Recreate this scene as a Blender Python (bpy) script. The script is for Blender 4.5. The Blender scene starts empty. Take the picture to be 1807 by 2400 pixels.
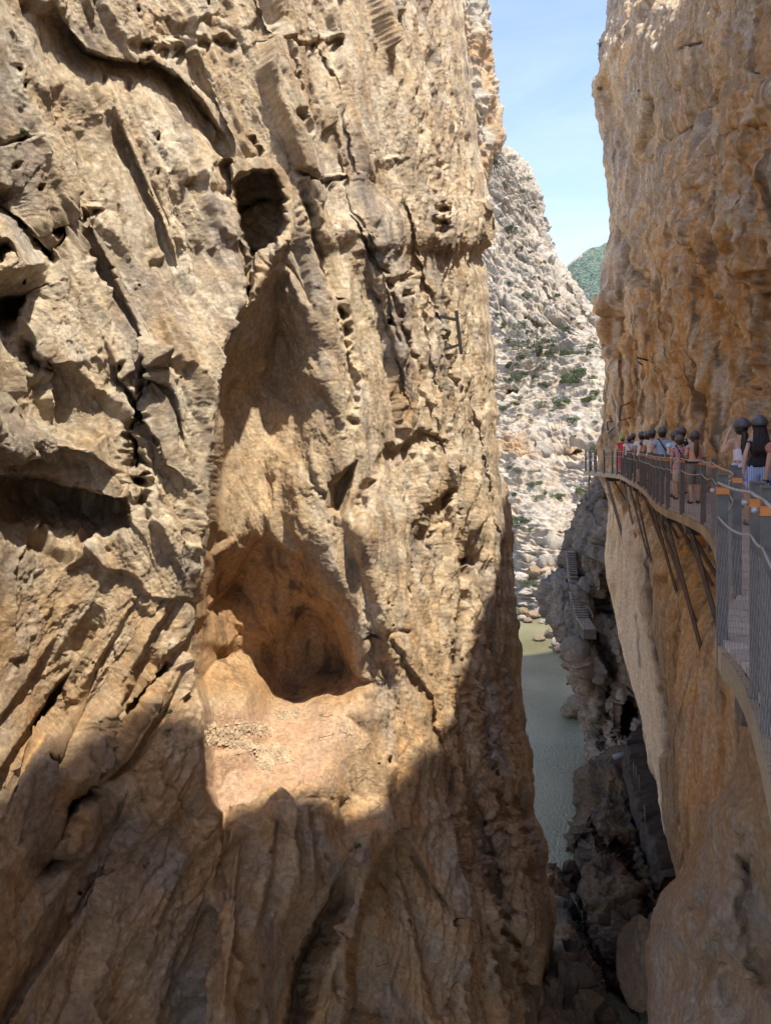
import bpy, bmesh, math, random
import numpy as np
from mathutils import Vector, Matrix
sc = bpy.context.scene
C = sc.collection
rnd = random.Random(7)
F, CX, HZ = 1667.0, 903.5, 1045.0          # photo focal length, centre column, horizon row (photo px)

# ------------------------------------------------------------------ camera, sky, sun, exposure
cam = bpy.data.cameras.new('camera'); camo = bpy.data.objects.new('camera', cam); C.objects.link(camo)
camo.location = (0, 0, 0); camo.rotation_euler = (math.radians(90), 0, 0)
cam.sensor_fit = 'VERTICAL'; cam.sensor_height = 36; cam.lens = F/2400*36
cam.shift_y = -(1200-HZ)/2400; cam.clip_start = .05; cam.clip_end = 20000
sc.camera = camo
SUN = Vector((.50, -.66, 1.0)); SUN.z = math.hypot(.50, .66)*math.tan(math.radians(64)); SUN.normalize()
sl = bpy.data.lights.new('sun', 'SUN'); sl.energy = 3.2; sl.angle = math.radians(.9); sl.color = (1, .94, .84)
so = bpy.data.objects.new('sun', sl); C.objects.link(so); so.rotation_euler = (-SUN).to_track_quat('-Z', 'Y').to_euler()
w = bpy.data.worlds.new('World'); sc.world = w; w.use_nodes = True
nt = w.node_tree; nt.nodes.clear()
sky = nt.nodes.new('ShaderNodeTexSky'); sky.sky_type = 'NISHITA'; sky.sun_disc = False
sky.sun_elevation = math.radians(64); sky.sun_rotation = math.atan2(SUN.x, SUN.y); sky.altitude = 300; sky.dust_density = 1.0; sky.air_density = 1.0; sky.ozone_density = 4.0
bg = nt.nodes.new('ShaderNodeBackground'); bg.inputs[1].default_value = .15
wo = nt.nodes.new('ShaderNodeOutputWorld')
tc = nt.nodes.new('ShaderNodeTexCoord'); mp = nt.nodes.new('ShaderNodeMapping'); mp.inputs['Scale'].default_value = (3.0, 3.0, 9.0); mp.inputs['Rotation'].default_value = (0, .35, .3)
n1 = nt.nodes.new('ShaderNodeTexNoise'); n1.inputs['Scale'].default_value = 1.6; n1.inputs['Detail'].default_value = 8; n1.inputs['Roughness'].default_value = .62; n1.inputs['Distortion'].default_value = .6
cr = nt.nodes.new('ShaderNodeValToRGB'); cr.color_ramp.elements[0].position = .40; cr.color_ramp.elements[1].position = .80; cr.color_ramp.elements[0].color = (.42, .42, .42, 1)
sx = nt.nodes.new('ShaderNodeSeparateXYZ'); mr = nt.nodes.new('ShaderNodeMapRange')
mr.inputs['From Min'].default_value = .62; mr.inputs['From Max'].default_value = .26; mr.inputs['To Min'].default_value = .08; mr.inputs['To Max'].default_value = .34
mu = nt.nodes.new('ShaderNodeMath'); mu.operation = 'MULTIPLY'
mix = nt.nodes.new('ShaderNodeMix'); mix.data_type = 'RGBA'; mix.inputs[7].default_value = (4.0, 4.5, 5.3, 1)
L = nt.links.new
L(tc.outputs['Generated'], mp.inputs[0]); L(mp.outputs[0], n1.inputs['Vector']); L(n1.outputs['Fac'], cr.inputs[0])
L(tc.outputs['Generated'], sx.inputs[0]); L(sx.outputs['Z'], mr.inputs['Value']); L(cr.outputs[0], mu.inputs[0]); L(mr.outputs[0], mu.inputs[1])
L(mu.outputs[0], mix.inputs[0]); L(sky.outputs[0], mix.inputs[6]); tn = nt.nodes.new('ShaderNodeVectorMath'); tn.operation = 'MULTIPLY'; tn.inputs[1].default_value = (1.0, .91, .95); L(mix.outputs[2], tn.inputs[0]); L(tn.outputs[0], bg.inputs[0]); L(bg.outputs[0], wo.inputs[0])
sc.view_settings.view_transform = 'Standard'; sc.view_settings.look = 'None'; sc.view_settings.gamma = 1
sc.view_settings.exposure = 1.45
sc.cycles.max_bounces = 10; sc.cycles.diffuse_bounces = 6; sc.cycles.use_denoising = True

# ------------------------------------------------------------------ numpy noise
PERM = np.random.RandomState(11).permutation(256).astype(np.int32); PERM = np.concatenate([PERM, PERM, PERM])
G3 = np.array([[1,1,0],[-1,1,0],[1,-1,0],[-1,-1,0],[1,0,1],[-1,0,1],[1,0,-1],[-1,0,-1],[0,1,1],[0,-1,1],[0,1,-1],[0,-1,-1],[1,1,0],[-1,1,0],[0,-1,1],[0,-1,-1]], np.float32)
def pn(x, y, z, seed=0):
    x = np.asarray(x, np.float32)+seed*17.3; y = np.asarray(y, np.float32)+seed*9.1; z = np.asarray(z, np.float32)-seed*5.7
    xf = np.floor(x); yf = np.floor(y); zf = np.floor(z)
    xi = xf.astype(np.int32) & 255; yi = yf.astype(np.int32) & 255; zi = zf.astype(np.int32) & 255
    x = x-xf; y = y-yf; z = z-zf
    u = x*x*x*(x*(x*6-15)+10); v = y*y*y*(y*(y*6-15)+10); w_ = z*z*z*(z*(z*6-15)+10)
    def g(dx, dy, dz):
        h = PERM[PERM[PERM[xi+dx]+yi+dy]+zi+dz] & 15
        gg = G3[h]
        return gg[..., 0]*(x-dx)+gg[..., 1]*(y-dy)+gg[..., 2]*(z-dz)
    def lp(a, b, t): return a+(b-a)*t
    return lp(lp(lp(g(0,0,0), g(1,0,0), u), lp(g(0,1,0), g(1,1,0), u), v), lp(lp(g(0,0,1), g(1,0,1), u), lp(g(0,1,1), g(1,1,1), u), v), w_)
def fbm(p, lam, octs=4, gain=.5, seed=0, ridged=False):
    """p = (x,y,z) arrays, lam = wavelength(s) in metres along x,y,z"""
    lx, ly, lz = (lam,)*3 if np.isscalar(lam) else lam
    s = 0; a = 1; f = 1; tot = 0
    for o in range(octs):
        n = pn(p[0]*f/lx, p[1]*f/ly, p[2]*f/lz, seed+o)
        if ridged: n = 1-2.2*np.abs(n)
        s = s+a*n; tot += a; a *= gain; f *= 2.03
    return s/tot
def worley(p, lam, seed=0):
    """F1, F2 and a random value of the nearest cell"""
    q = [np.asarray(c, np.float32)/l for c, l in zip(p, (lam,)*3 if np.isscalar(lam) else lam)]
    ii = [np.floor(c).astype(np.int32) for c in q]
    F1 = np.full(q[0].shape, 9., np.float32); F2 = F1.copy(); ID = np.zeros_like(F1)
    for dx in (-1, 0, 1):
        for dy in (-1, 0, 1):
            for dz in (-1, 0, 1):
                a, b, c = ii[0]+dx, ii[1]+dy, ii[2]+dz
                h = PERM[PERM[PERM[(a+seed*7) & 255]+(b & 255)]+(c & 255)]
                r1 = PERM[h+1]/255.; r2 = PERM[h+17]/255.; r3 = PERM[h+43]/255.
                d = (a+r1-q[0])**2+(b+r2-q[1])**2+(c+r3-q[2])**2
                d = d.astype(np.float32)
                nr = d < F1
                F2 = np.where(nr, F1, np.minimum(F2, d)); ID = np.where(nr, h/255., ID); F1 = np.where(nr, d, F1)
    return np.sqrt(F1), np.sqrt(F2), ID
def facets(p, lam, seed=0, tilt=1.0):
    """angular broken planes: one random offset and tilt for each cell"""
    q = [np.asarray(c, np.float32)/np.float32(l) for c, l in zip(p, (lam,)*3 if np.isscalar(lam) else lam)]
    ii = [np.floor(c).astype(np.int32) for c in q]
    F1 = np.full(q[0].shape, 9., np.float32); F2 = F1.copy(); H = np.zeros(F1.shape, np.int32); V = [np.zeros_like(F1) for _ in range(3)]
    PF = (PERM/255.).astype(np.float32)
    for dx in (-1, 0, 1):
        for dy in (-1, 0, 1):
            for dz in (-1, 0, 1):
                h = PERM[PERM[PERM[(ii[0]+dx+seed*7) & 255]+((ii[1]+dy) & 255)]+((ii[2]+dz) & 255)]
                e = (q[0]-(ii[0]+dx+PF[h+1]), q[1]-(ii[1]+dy+PF[h+17]), q[2]-(ii[2]+dz+PF[h+43]))
                d = e[0]*e[0]+e[1]*e[1]+e[2]*e[2]; nr = d < F1
                F2 = np.where(nr, F1, np.minimum(F2, d)); F1 = np.where(nr, d, F1); H = np.where(nr, h, H)
                for k in range(3): V[k] = np.where(nr, e[k], V[k])
    val = PF[H]-.5
    for k in range(3): val = val+tilt*(PF[H+61+k*29]-.5)*V[k]
    return val, np.sqrt(F2)-np.sqrt(F1), PF[H+9]
def ss(a, b, x):
    t = np.clip((x-a)/(b-a), 0, 1); return t*t*(3-2*t)
def smin(a, b, k): h = np.clip(.5+.5*(b-a)/k, 0, 1); return b+(a-b)*h-k*h*(1-h)
def smax(a, b, k): return -smin(-a, -b, k)
def dline(X, Y, pts):
    """distance to an open polyline, and the arc fraction of the nearest point"""
    D = np.full(X.shape, 1e9); T = np.zeros(X.shape); n = len(pts)-1
    for i in range(n):
        (x0, y0), (x1, y1) = pts[i], pts[i+1]; dx, dy = x1-x0, y1-y0
        t = np.clip(((X-x0)*dx+(Y-y0)*dy)/(dx*dx+dy*dy), 0, 1)
        d = np.hypot(X-x0-t*dx, Y-y0-t*dy); m = d < D
        D = np.where(m, d, D); T = np.where(m, (i+t)/n, T)
    return D, T
def sdp(X, Y, pts):
    """signed distance to a closed polygon, positive inside"""
    D, _ = dline(X, Y, list(pts)+[pts[0]]); ins = np.zeros(X.shape, bool); n = len(pts)
    for i in range(n):
        (x0, y0), (x1, y1) = pts[i], pts[(i+1) % n]
        if y0 == y1: continue
        c = ((y0 > Y) != (y1 > Y)) & (X < (x1-x0)*(Y-y0)/(y1-y0)+x0)
        ins ^= c
    return np.where(ins, D, -D)
def interp(pts):
    xs = [p[0] for p in pts]; ys = [p[1] for p in pts]
    return lambda v: np.interp(v, xs, ys)
def smooth_interp(pts, k=9, step=4):
    xs = np.arange(pts[0][0]-200, pts[-1][0]+200, step); ys = np.interp(xs, [p[0] for p in pts], [p[1] for p in pts])
    ker = np.hanning(k+2)[1:-1]; ker /= ker.sum(); yp = np.pad(ys, k//2, mode='edge'); ys = np.convolve(yp, ker, 'valid')
    return lambda v: np.interp(v, xs, ys)

# ------------------------------------------------------------------ helpers for objects
def tag(o, label=None, cat=None, group=None, kind=None):
    if label: o['label'] = label
    if cat: o['category'] = cat
    if group: o['group'] = group
    if kind: o['kind'] = kind
    return o
def link_mesh(name, me, mat=None, parent=None):
    o = bpy.data.objects.new(name, me); C.objects.link(o)
    if mat is not None: me.materials.append(mat)
    if parent is not None: o.parent = parent
    return o
def grid_mesh(name, P, mat, col=None, smooth=True, flip=False):
    """P (R,K,3) grid of points -> one mesh object; col (R,K,3) linear base colour"""
    R, K = P.shape[:2]
    me = bpy.data.meshes.new(name)
    idx = np.arange(R*K, dtype=np.int32).reshape(R, K)
    q = np.stack([idx[:-1, :-1], idx[1:, :-1], idx[1:, 1:], idx[:-1, 1:]], -1).reshape(-1, 4)
    if flip: q = q[:, ::-1]
    me.vertices.add(R*K); me.vertices.foreach_set('co', P.astype(np.float32).ravel())
    me.loops.add(q.size); me.loops.foreach_set('vertex_index', q.ravel().astype(np.int32))
    me.polygons.add(len(q)); me.polygons.foreach_set('loop_start', np.arange(0, q.size, 4, dtype=np.int32))
    me.update(calc_edges=True)
    if smooth: me.polygons.foreach_set('use_smooth', np.ones(len(q), bool))
    if col is not None:
        a = me.color_attributes.new('Col', 'FLOAT_COLOR', 'POINT')
        c4 = np.ones((R*K, 4), np.float32); c4[:, :3] = np.clip(col.reshape(-1, 3), .005, .9); a.data.foreach_set('color', c4.ravel())
    return link_mesh(name, me, mat)
def normals(P):
    du = np.gradient(P, axis=1); dv = np.gradient(P, axis=0)
    n = np.cross(du, dv); n /= np.linalg.norm(n, axis=-1, keepdims=True)+1e-9
    # towards the camera side
    s = np.sign(-(n*P).sum(-1, keepdims=True)); s[s == 0] = 1
    return n*np.sign(np.median(s))
def box_blur(A, n):
    for ax in (0, 1):
        c = np.cumsum(np.pad(A, [(n, n) if i == ax else (0, 0) for i in range(A.ndim)], mode='edge'), axis=ax)
        m = A.shape[ax]
        sl_ = lambda a, b: c[a:b] if ax == 0 else c[:, a:b]
        A = (sl_(2*n, 2*n+m)-np.concatenate([np.zeros_like(sl_(0, 1)), sl_(0, m-1)], ax))/(2*n+1)
    return A
def W(px, py, Y): return np.stack([(px-CX)/F*Y, Y+0*px, (HZ-py)/F*Y], -1)
def PT(px, py, Y): return Vector(((px-CX)/F*Y, Y, (HZ-py)/F*Y))

# ------------------------------------------------------------------ materials
def new_mat(name):
    m = bpy.data.materials.new(name); m.use_nodes = True
    return m, m.node_tree, m.node_tree.nodes['Principled BSDF']
def rock_mat(name, s=1.0, bump=.6, rough=.92, speck=.35, detail_cell=.5):
    m, t, b = new_mat(name); N = t.nodes.new; l = t.links.new
    geo = N('ShaderNodeNewGeometry')
    at = N('ShaderNodeAttribute'); at.attribute_name = 'Col'
    def noise(sc_, det, ro, lac=2.1):
        n = N('ShaderNodeTexNoise'); n.inputs['Scale'].default_value = sc_; n.inputs['Detail'].default_value = det; n.inputs['Roughness'].default_value = ro
        l(geo.outputs['Position'], n.inputs['Vector']); return n
    a = noise(9/s, 9, .72); c = noise(1.7/s, 6, .6); d = noise(38/s, 5, .75)
    r1 = N('ShaderNodeMapRange'); r1.inputs['From Min'].default_value = .3; r1.inputs['From Max'].default_value = .7; r1.inputs['To Min'].default_value = 1-speck; r1.inputs['To Max'].default_value = 1+speck*.8
    l(a.outputs['Fac'], r1.inputs['Value'])
    mm = N('ShaderNodeMix'); mm.data_type = 'RGBA'; mm.blend_type = 'MULTIPLY'; mm.inputs[0].default_value = 1
    l(at.outputs['Color'], mm.inputs[6]); l(r1.outputs[0], mm.inputs[7])
    # warm / cool drift
    m2 = N('ShaderNodeMix'); m2.data_type = 'RGBA'; m2.blend_type = 'MULTIPLY'; m2.inputs[7].default_value = (1.06, .97, .85, 1)
    r2 = N('ShaderNodeMapRange'); r2.inputs['From Min'].default_value = .42; r2.inputs['From Max'].default_value = .68; l(c.outputs['Fac'], r2.inputs['Value'])
    l(r2.outputs[0], m2.inputs[0]); l(mm.outputs[2], m2.inputs[6]); l(m2.outputs[2], b.inputs['Base Color'])
    b.inputs['Roughness'].default_value = rough; b.inputs['Specular IOR Level'].default_value = .25
    vo = N('ShaderNodeTexVoronoi'); vo.feature = 'DISTANCE_TO_EDGE'; vo.inputs['Scale'].default_value = 5/s; vo.inputs['Randomness'].default_value = 1
    wv = N('ShaderNodeVectorMath'); wv.operation = 'MULTIPLY_ADD'; wv.inputs[1].default_value = (.35*s,)*3; l(a.outputs['Color'], wv.inputs[0]); l(geo.outputs['Position'], wv.inputs[2]); l(wv.outputs[0], vo.inputs['Vector'])
    vr = N('ShaderNodeMapRange'); vr.inputs['From Max'].default_value = .06; l(vo.outputs['Distance'], vr.inputs['Value'])
    h1 = N('ShaderNodeMath'); h1.operation = 'MULTIPLY_ADD'; h1.inputs[1].default_value = .6; l(d.outputs['Fac'], h1.inputs[0]); l(a.outputs['Fac'], h1.inputs[2])
    h2 = N('ShaderNodeMath'); h2.operation = 'MULTIPLY_ADD'; h2.inputs[1].default_value = .12*detail_cell*2; l(vr.outputs[0], h2.inputs[0]); l(h1.outputs[0], h2.inputs[2])
    bp = N('ShaderNodeBump'); bp.inputs['Strength'].default_value = bump; bp.inputs['Distance'].default_value = .12*s
    l(h2.outputs[0], bp.inputs['Height']); l(bp.outputs[0], b.inputs['Normal'])
    return m
def plain_mat(name, col, rough=.6, metal=0, nscale=20, var=.2, bump=0, sheen=0):
    m, t, b = new_mat(name); N = t.nodes.new; l = t.links.new
    tcn = N('ShaderNodeTexCoord'); n = N('ShaderNodeTexNoise'); n.inputs['Scale'].default_value = nscale; n.inputs['Detail'].default_value = 5
    l(tcn.outputs['Object'], n.inputs['Vector'])
    r = N('ShaderNodeMapRange'); r.inputs['From Min'].default_value = .3; r.inputs['From Max'].default_value = .7; r.inputs['To Min'].default_value = 1-var; r.inputs['To Max'].default_value = 1+var
    l(n.outputs['Fac'], r.inputs['Value'])
    mm = N('ShaderNodeMix'); mm.data_type = 'RGBA'; mm.blend_type = 'MULTIPLY'; mm.inputs[0].default_value = 1; mm.inputs[6].default_value = (*col, 1); l(r.outputs[0], mm.inputs[7])
    l(mm.outputs[2], b.inputs['Base Color']); b.inputs['Roughness'].default_value = rough; b.inputs['Metallic'].default_value = metal
    if bump:
        bp = N('ShaderNodeBump'); bp.inputs['Strength'].default_value = bump; bp.inputs['Distance'].default_value = .01; l(n.outputs['Fac'], bp.inputs['Height']); l(bp.outputs[0], b.inputs['Normal'])
    return m
def lerp(a, b, t): return a+(b-a)*t[..., None]
CREAM = np.array([.54, .435, .285]); PALE = np.array([.62, .545, .41]); OCHRE = np.array([.43, .26, .115]); GREY = np.array([.29, .25, .205]); DARK = np.array([.11, .085, .06]); RUST = np.array([.34, .17, .07]); PINK = np.array([.52, .34, .22])
# ------------------------------------------------------------------ LEFT CANYON WALL
M_ROCK = rock_mat('limestone', 1.0, .75)
M_SMOOTH = M_ROCK
EL = smooth_interp([(-500,1070),(0,1096),(163,1116),(271,1130),(423,1149),(477,1166),(520,1175),(548,1175),(572,1166),(590,1144),(667,1154),(760,1165),(922,1168),(1031,1176),(1120,1184),(1194,1200),(1240,1206),(1281,1203),(1390,1214),(1504,1225),(1590,1222),(1688,1235),(1824,1257),(1916,1258),(1970,1286),(2038,1291),(2161,1310),(2225,1302),(2301,1291),(2400,1300),(2600,1300)], 5)
def left_wall():
    py = np.concatenate([np.linspace(-900, -60, 110), np.arange(-58, 2440, 2.0), np.linspace(2446, 3000, 60)])
    u = np.concatenate([np.linspace(-.42, -.03, 60), np.linspace(-.025, .86, 470), np.linspace(.8615, .995, 100), 1-.005*np.linspace(1, 0, 14)**2])
    U, V = np.meshgrid(u, py)
    E = EL(V)-15+5*ss(500, 900, V)+4*ss(1500, 1900, V); PX = U*(E+7*pn(V/46, 0*V, .5, 71)*ss(.90, 1.0, U)); PY = V
    UN = U*1170
    base = smooth_interp([(-500,6.0),(-250,8.5),(0,11.2),(150,12.4),(300,13.4),(480,15.0),(650,16.6),(800,18.4),(900,20.2),(1000,22.8),(1080,26.0),(1130,28.6),(1155,30.6),(1165,32.5),(1170,36.5)], 15)(UN)
    base = base*interp([(-900,1.1),(0,1.03),(700,1.0),(1500,.97),(2400,.90),(3000,.85)])(PY)
    # warped picture-plane coordinates give features ragged outlines
    w1 = pn(PX/90, PY/90, 3.1); w2 = pn(PX/90, PY/90, 7.7, 3); w3 = pn(PX/32, PY/32, 1.3, 5); w4 = pn(PX/32, PY/32, 4.3, 9)
    X = PX+16*w1+4*w3; Yp = PY+16*w2+4*w4
    X2 = PX+3.2*w3+4*w1; Y2 = PY+3.2*w4+4*w2
    D = base.copy()
    XC = PX+6*pn(PX/17, PY/17, 2.2, 31)+9*pn(PX/50, PY/50, 2.2, 33); YC = PY+6*pn(PX/17, PY/17, 6.2, 32)+9*pn(PX/50, PY/50, 6.2, 34)
    WV = .75+.9*np.abs(pn(PX/26, PY/26, 9.1, 35))*1.6; BR = .3+.7*ss(-.3, .05, pn(PX/34, PY/34, 4.4, 36))
    def crack(pts, wd, dp, soft=1.0, xx=None, yy=None):
        nonlocal D
        d, t = dline(XC, YC, pts)
        D = D+dp*np.exp(-(d/(wd*WV))**2)*np.clip(6*np.minimum(t, 1-t)+.15, 0, 1)*BR
    def step(pts, wd, dp, side='L', fall=160, xx=None, yy=None):
        wd = wd*1.0
        """recess on one side of a polyline, sharp at the line and fading away from it"""
        nonlocal D
        d, t = dline(.4*X2+.6*XC, .4*Y2+.6*YC, pts)
        A = np.array(pts, float); i = np.clip((t*(len(pts)-1)).astype(int), 0, len(pts)-2)
        ax, ay = A[i, 0], A[i, 1]; bx, by = A[i+1, 0], A[i+1, 1]
        cr_ = (bx-ax)*(PY-ay)-(by-ay)*(PX-ax)
        sgn = cr_ > 0 if side == 'R' else cr_ < 0
        end = np.clip(5*np.minimum(t, 1-t)+.05, 0, 1)
        D = D+np.where(sgn, dp*ss(0, wd, d)*np.exp(-(d/fall)**2)*end, 0)
    # broad undulation of the face: steep ribs running down to the right
    rx = PX+.42*PY
    D += .55*pn(PX/420, PY/700, 2.2, 4)+.0*rx
    ribs = pn((PX-.28*(PY-900))/110, PY/900, .5, 21)+.5*pn((PX-.30*(PY-900))/48, PY/500, .9, 22)
    D += .75*ribs*ss(560, 800, PX)*(1-.5*ss(1500, 1900, PY))
    # niche: upper hollow, lower hollow, floor
    L1 = [(585,640),(570,722),(515,841),(502,1031),(483,1194),(461,1471),(456,1580),(480,1667),(478,1846),(500,1905)]
    dL, tL = dline(PX+3*w3, PY, L1)
    xl = interp([(p[1], p[0]) for p in L1])(PY)
    rgt = PX+3*w3 > xl
    up = sdp(X, Yp, [(575,700),(612,585),(690,610),(765,760),(775,960),(745,1120),(730,1300),(640,1500),(380,1500),(380,900),(540,760)])
    D += 2.5*ss(0, 30, PX+3*w3-xl)*ss(-10, 160, up)*(PX > 400)*(1-.25*ss(900, 1250, PY+.15*(PX-600)))*(1-ss(1480, 1620, PY))
    lo = sdp(X+6*w1, Yp, [(440,1290),(600,1215),(725,1255),(812,1370),(862,1480),(888,1600),(868,1720),(760,1760),(615,1760),(606,1710),(560,1650),(500,1640),(430,1640)])
    hol = ss(-30, 140, lo)
    D += 2.5*hol*ss(1190, 1480, PY)+1.2*ss(0, 22, PX+3*w3-xl)*ss(1400, 1560, PY)*(1-ss(640, 900, PX))
    # left buttress bulges forward next to the edge
    inside = 1-ss(-6, 6, PX+3*w3-xl)
    D -= .9*inside*np.exp(-((xl-PX)/240)**2)*ss(560, 900, PY)*(1-ss(1750, 2000, PY))
    # floor of the niche and the mass in front of it
    zf = -6.72-(PY-1640)*.0032+.12*w1+.22*np.exp(-((PX-560)/70)**2-((PY-1640)/60)**2)+.5*ss(700, 860, PX)
    Yf = np.where(PY > HZ+150, -zf*F/np.maximum(PY-HZ, 150), 99)
    reg = ss(0, 60, PX-xl+30)*(1-ss(730, 900, PX+.35*(PY-1700)))
    Yfl = smin(D, Yf, .5)
    D = np.where(PY > 1400, D*(1-reg)+Yfl*reg, D)
    M = [(-900,1400),(300,1500),(440,1700),(472,1846),(500,1903),(580,1892),(624,1845),(727,1833),(781,1862),(803,1922),(814,2003),(770,2090),(722,2177),(684,2242),(664,2420),(650,3100),(-900,3100)]
    m = sdp(X2+2*w1, Y2+2*w2, M)
    front = 15.1-.9*ss(0, 260, m)-.0010*(PY-1850)-(480-np.minimum(PX, 480))*.0088
    mk = ss(-7, 9, m)*ss(1560, 1800, PY)
    Dm = D.copy()
    D = D*(1-mk)+np.minimum(front+1.1*(1-ss(-5, 60, m)), D)*mk
    # crevice right of the mass, rib, arched cavity
    step([(814,2003),(770,2090),(722,2177),(684,2242),(662,2420),(640,2700)], 14, 2.0, 'L', 60)
    step([(1010,1925),(943,1943),(905,1981),(867,2036),(845,2122),(818,2231),(823,2312),(801,2410),(790,2700)], 16, 1.9, 'L', 150)
    D -= .9*np.exp(-(dline(X, Yp, [(900,1940),(830,2030),(790,2200),(740,2420)])[0]/45)**2)
    # gully between niche and right ribs, with the lit sloping apron
    D -= .8*np.exp(-(dline(X, Yp, [(850,1250),(900,1440),(950,1600),(990,1760)])[0]/60)**2)
    D += .8*np.exp(-(dline(X, Yp, [(985,1270),(1010,1400),(1040,1560),(1045,1720)])[0]/38)**2)
    step([(1040,1100),(1068,1200),(1066,1420),(1058,1600),(1075,1760),(1100,1950),(1150,2150),(1180,2400)], 12, 1.3, 'L', 90)
    step([(1085,1270),(1072,1380),(1070,1560)], 10, 1.2, 'L', 35)
    step([(905,1460),(1010,1640),(1063,1790),(1080,1900)], 14, .7, 'R', 90)
    # upper diagonal overhang, hole, slab
    step([(120,0),(165,60),(200,110),(270,137),(360,138),(420,180),(475,240),(520,310),(548,365)], 9, .95, 'R', 62)
    step([(548,365),(552,430),(540,480)], 10, .9, 'R', 40)
    ho = sdp(XC, YC, [(548,429),(580,412),(640,400),(658,461),(648,564),(592,604),(556,540),(546,500)])
    D += 2.6*ss(-2, 15, ho)
    crack([(560,500),(600,478),(645,462)], 7, .8)
    D -= .7*np.exp(-(dline(X2, Y2, [(655,575),(625,640),(590,700)])[0]/22)**2)
    crack([(600,575),(585,640),(578,712)], 9, 1.3)
    # left edge block, caves and cracks
    bl = sdp(X2, Y2, [(-80,500),(20,500),(70,560),(112,610),(105,645),(60,668),(-80,690)])
    D -= .75*ss(-4, 45, bl)
    D += 1.7*ss(0, 30, sdp(X2, Y2, [(-90,690),(60,672),(110,650),(95,700),(60,770),(-90,790)]))
    crack([(10,500),(75,560),(112,612),(165,545),(165,500),(250,487)], 7, .9)
    crack([(75,560),(120,545),(165,540)], 8, .6)
    crack([(-20,345),(60,325)], 6, .6)
    D += 1.5*ss(0, 22, sdp(X2, Y2, [(-40,555),(25,558),(38,590),(10,620),(-40,615)]))
    D += .5*ss(0, 60, sdp(X, Yp, [(-60,400),(40,430),(80,520),(30,560),(-60,550)]))
    step([(-60,1110),(90,1120),(210,1140),(300,1165),(330,1240)], 14, 1.5, 'R', 120)
    D -= .5*ss(0, 60, sdp(X, Yp, [(-60,900),(60,960),(270,1000),(300,1120),(150,1120),(-60,1090)]))
    crack([(340,850),(325,960),(318,1060),(330,1190)], 15, 1.2); crack([(55,790),(75,850),(120,880)], 8, .6)
    step([(640,1200),(560,1330),(430,1500),(300,1640),(120,1960),(60,2100)], 9, .45, 'L', 60)
    crack([(410,1520),(330,1640),(240,1770),(120,1980)], 6, .45); crack([(150,1600),(70,1720)], 6, .35)
    D += 1.1*np.exp(-(dline(X, Yp, [(170,1880),(140,1950),(95,2040)])[0]/26)**2)
    D -= .5*np.exp(-(dline(X, Yp, [(200,1900),(175,1960)])[0]/28)**2)
    # strata cracks
    for pts, wd, dp in (([(597,103),(690,112),(760,100),(826,80)],7,.55),([(690,400),(735,425),(765,425),(826,416)],7,.6),([(300,105),(370,120),(500,95),(590,120)],8,.4),
        ([(823,500),(850,560),(905,673),(960,650),(975,640)],6,.5),([(905,673),(921,722),(950,800),(986,868)],6,.4),([(935,690),(985,688)],4,.4),([(915,400),(950,375),(905,395)],8,.5),
        ([(1020,700),(1050,820),(1075,960)],6,.4),([(1040,480),(1030,560)],13,1.2),([(1032,380),(1028,470)],12,.7),([(700,420),(735,560),(790,700),(815,860)],7,.45),
        ([(790,700),(800,790),(822,900),(820,1020)],6,.4),([(683,270),(710,330)],7,.4),([(590,310),(615,355)],7,.35),([(560,560),(590,640)],6,.3),
        ([(1130,930),(1155,1010)],10,.8),([(1160,890),(1165,960)],8,1.2),([(1064,1325),(1110,1310)],5,.6),([(985,1290),(1020,1200),(1068,1130)],16,.8),([(1140,1470),(1180,1640),(1225,1800)],12,.9),
        ([(1090,1560),(1130,1680),(1150,1810),(1200,2010)],12,.8),([(1195,1840),(1235,1960),(1250,2090)],12,.9),([(1100,1850),(1150,2000),(1190,2170),(1240,2300)],13,.9),([(860,1490),(960,1480)],5,.3),
        ([(720,1100),(800,1250)],6,.25),([(880,1100),(850,1160),(840,1200)],9,.5),([(1130,560),(1150,590)],9,.9)):
        crack(pts, wd, dp)
    # long joints: down to the right over most of the face, down to the left at the lower left
    rj = np.random.RandomState(12)
    for k in range(26):
        x0, y0 = rj.uniform(150, 1120), rj.uniform(-60, 900); ln = rj.uniform(250, 620); sl0 = np.interp(x0, [100, 600, 1100], [.62, .36, .20])*rj.uniform(.8, 1.2)
        pts = [(x0, y0)]
        for m_ in range(3): pts.append((pts[-1][0]+sl0*ln/3+rj.normal()*9, pts[-1][1]+ln/3))
        if any(470 < a < 760 and 600 < b < 1700 for a, b in pts): continue
        step(pts, 7, rj.uniform(.22, .6), 'R' if rj.rand() < .7 else 'L', rj.uniform(35, 80))
    for k in range(9):
        x0, y0 = rj.uniform(120, 470), rj.uniform(1250, 2000); ln = rj.uniform(200, 520); pts = [(x0, y0)]
        for m_ in range(3): pts.append((pts[-1][0]-.62*ln/3+rj.normal()*9, pts[-1][1]+ln/3))
        step(pts, 8, rj.uniform(.2, .5), 'L' if rj.rand() < .7 else 'R', rj.uniform(40, 80))
    for x0, y0, x1, y1 in ((1020,1750,1110,2300),(930,2050,1010,2390),(1060,1950,1180,2390),(560,1950,520,2390),(640,1900,590,2200),(720,1880,740,2080)):
        step([(x0,y0),((x0+x1)/2+8,(y0+y1)/2),(x1,y1)], 9, .45, 'L', 60)
    # smooth scoops
    D += .9*np.exp(-((X-886)/38)**2-((Yp-455)/75)**2)
    D += 1.3*ss(0, 24, sdp(X2, Y2, [(812,1090),(835,1075),(830,1150),(800,1215),(765,1195),(765,1130)]))
    step([(900,1030),(930,1050),(985,1000),(1060,1040)], 10, .7, 'R', 60)
    D += .8*np.exp(-((X-1040)/18)**2-((Yp-1230)/90)**2)
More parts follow.
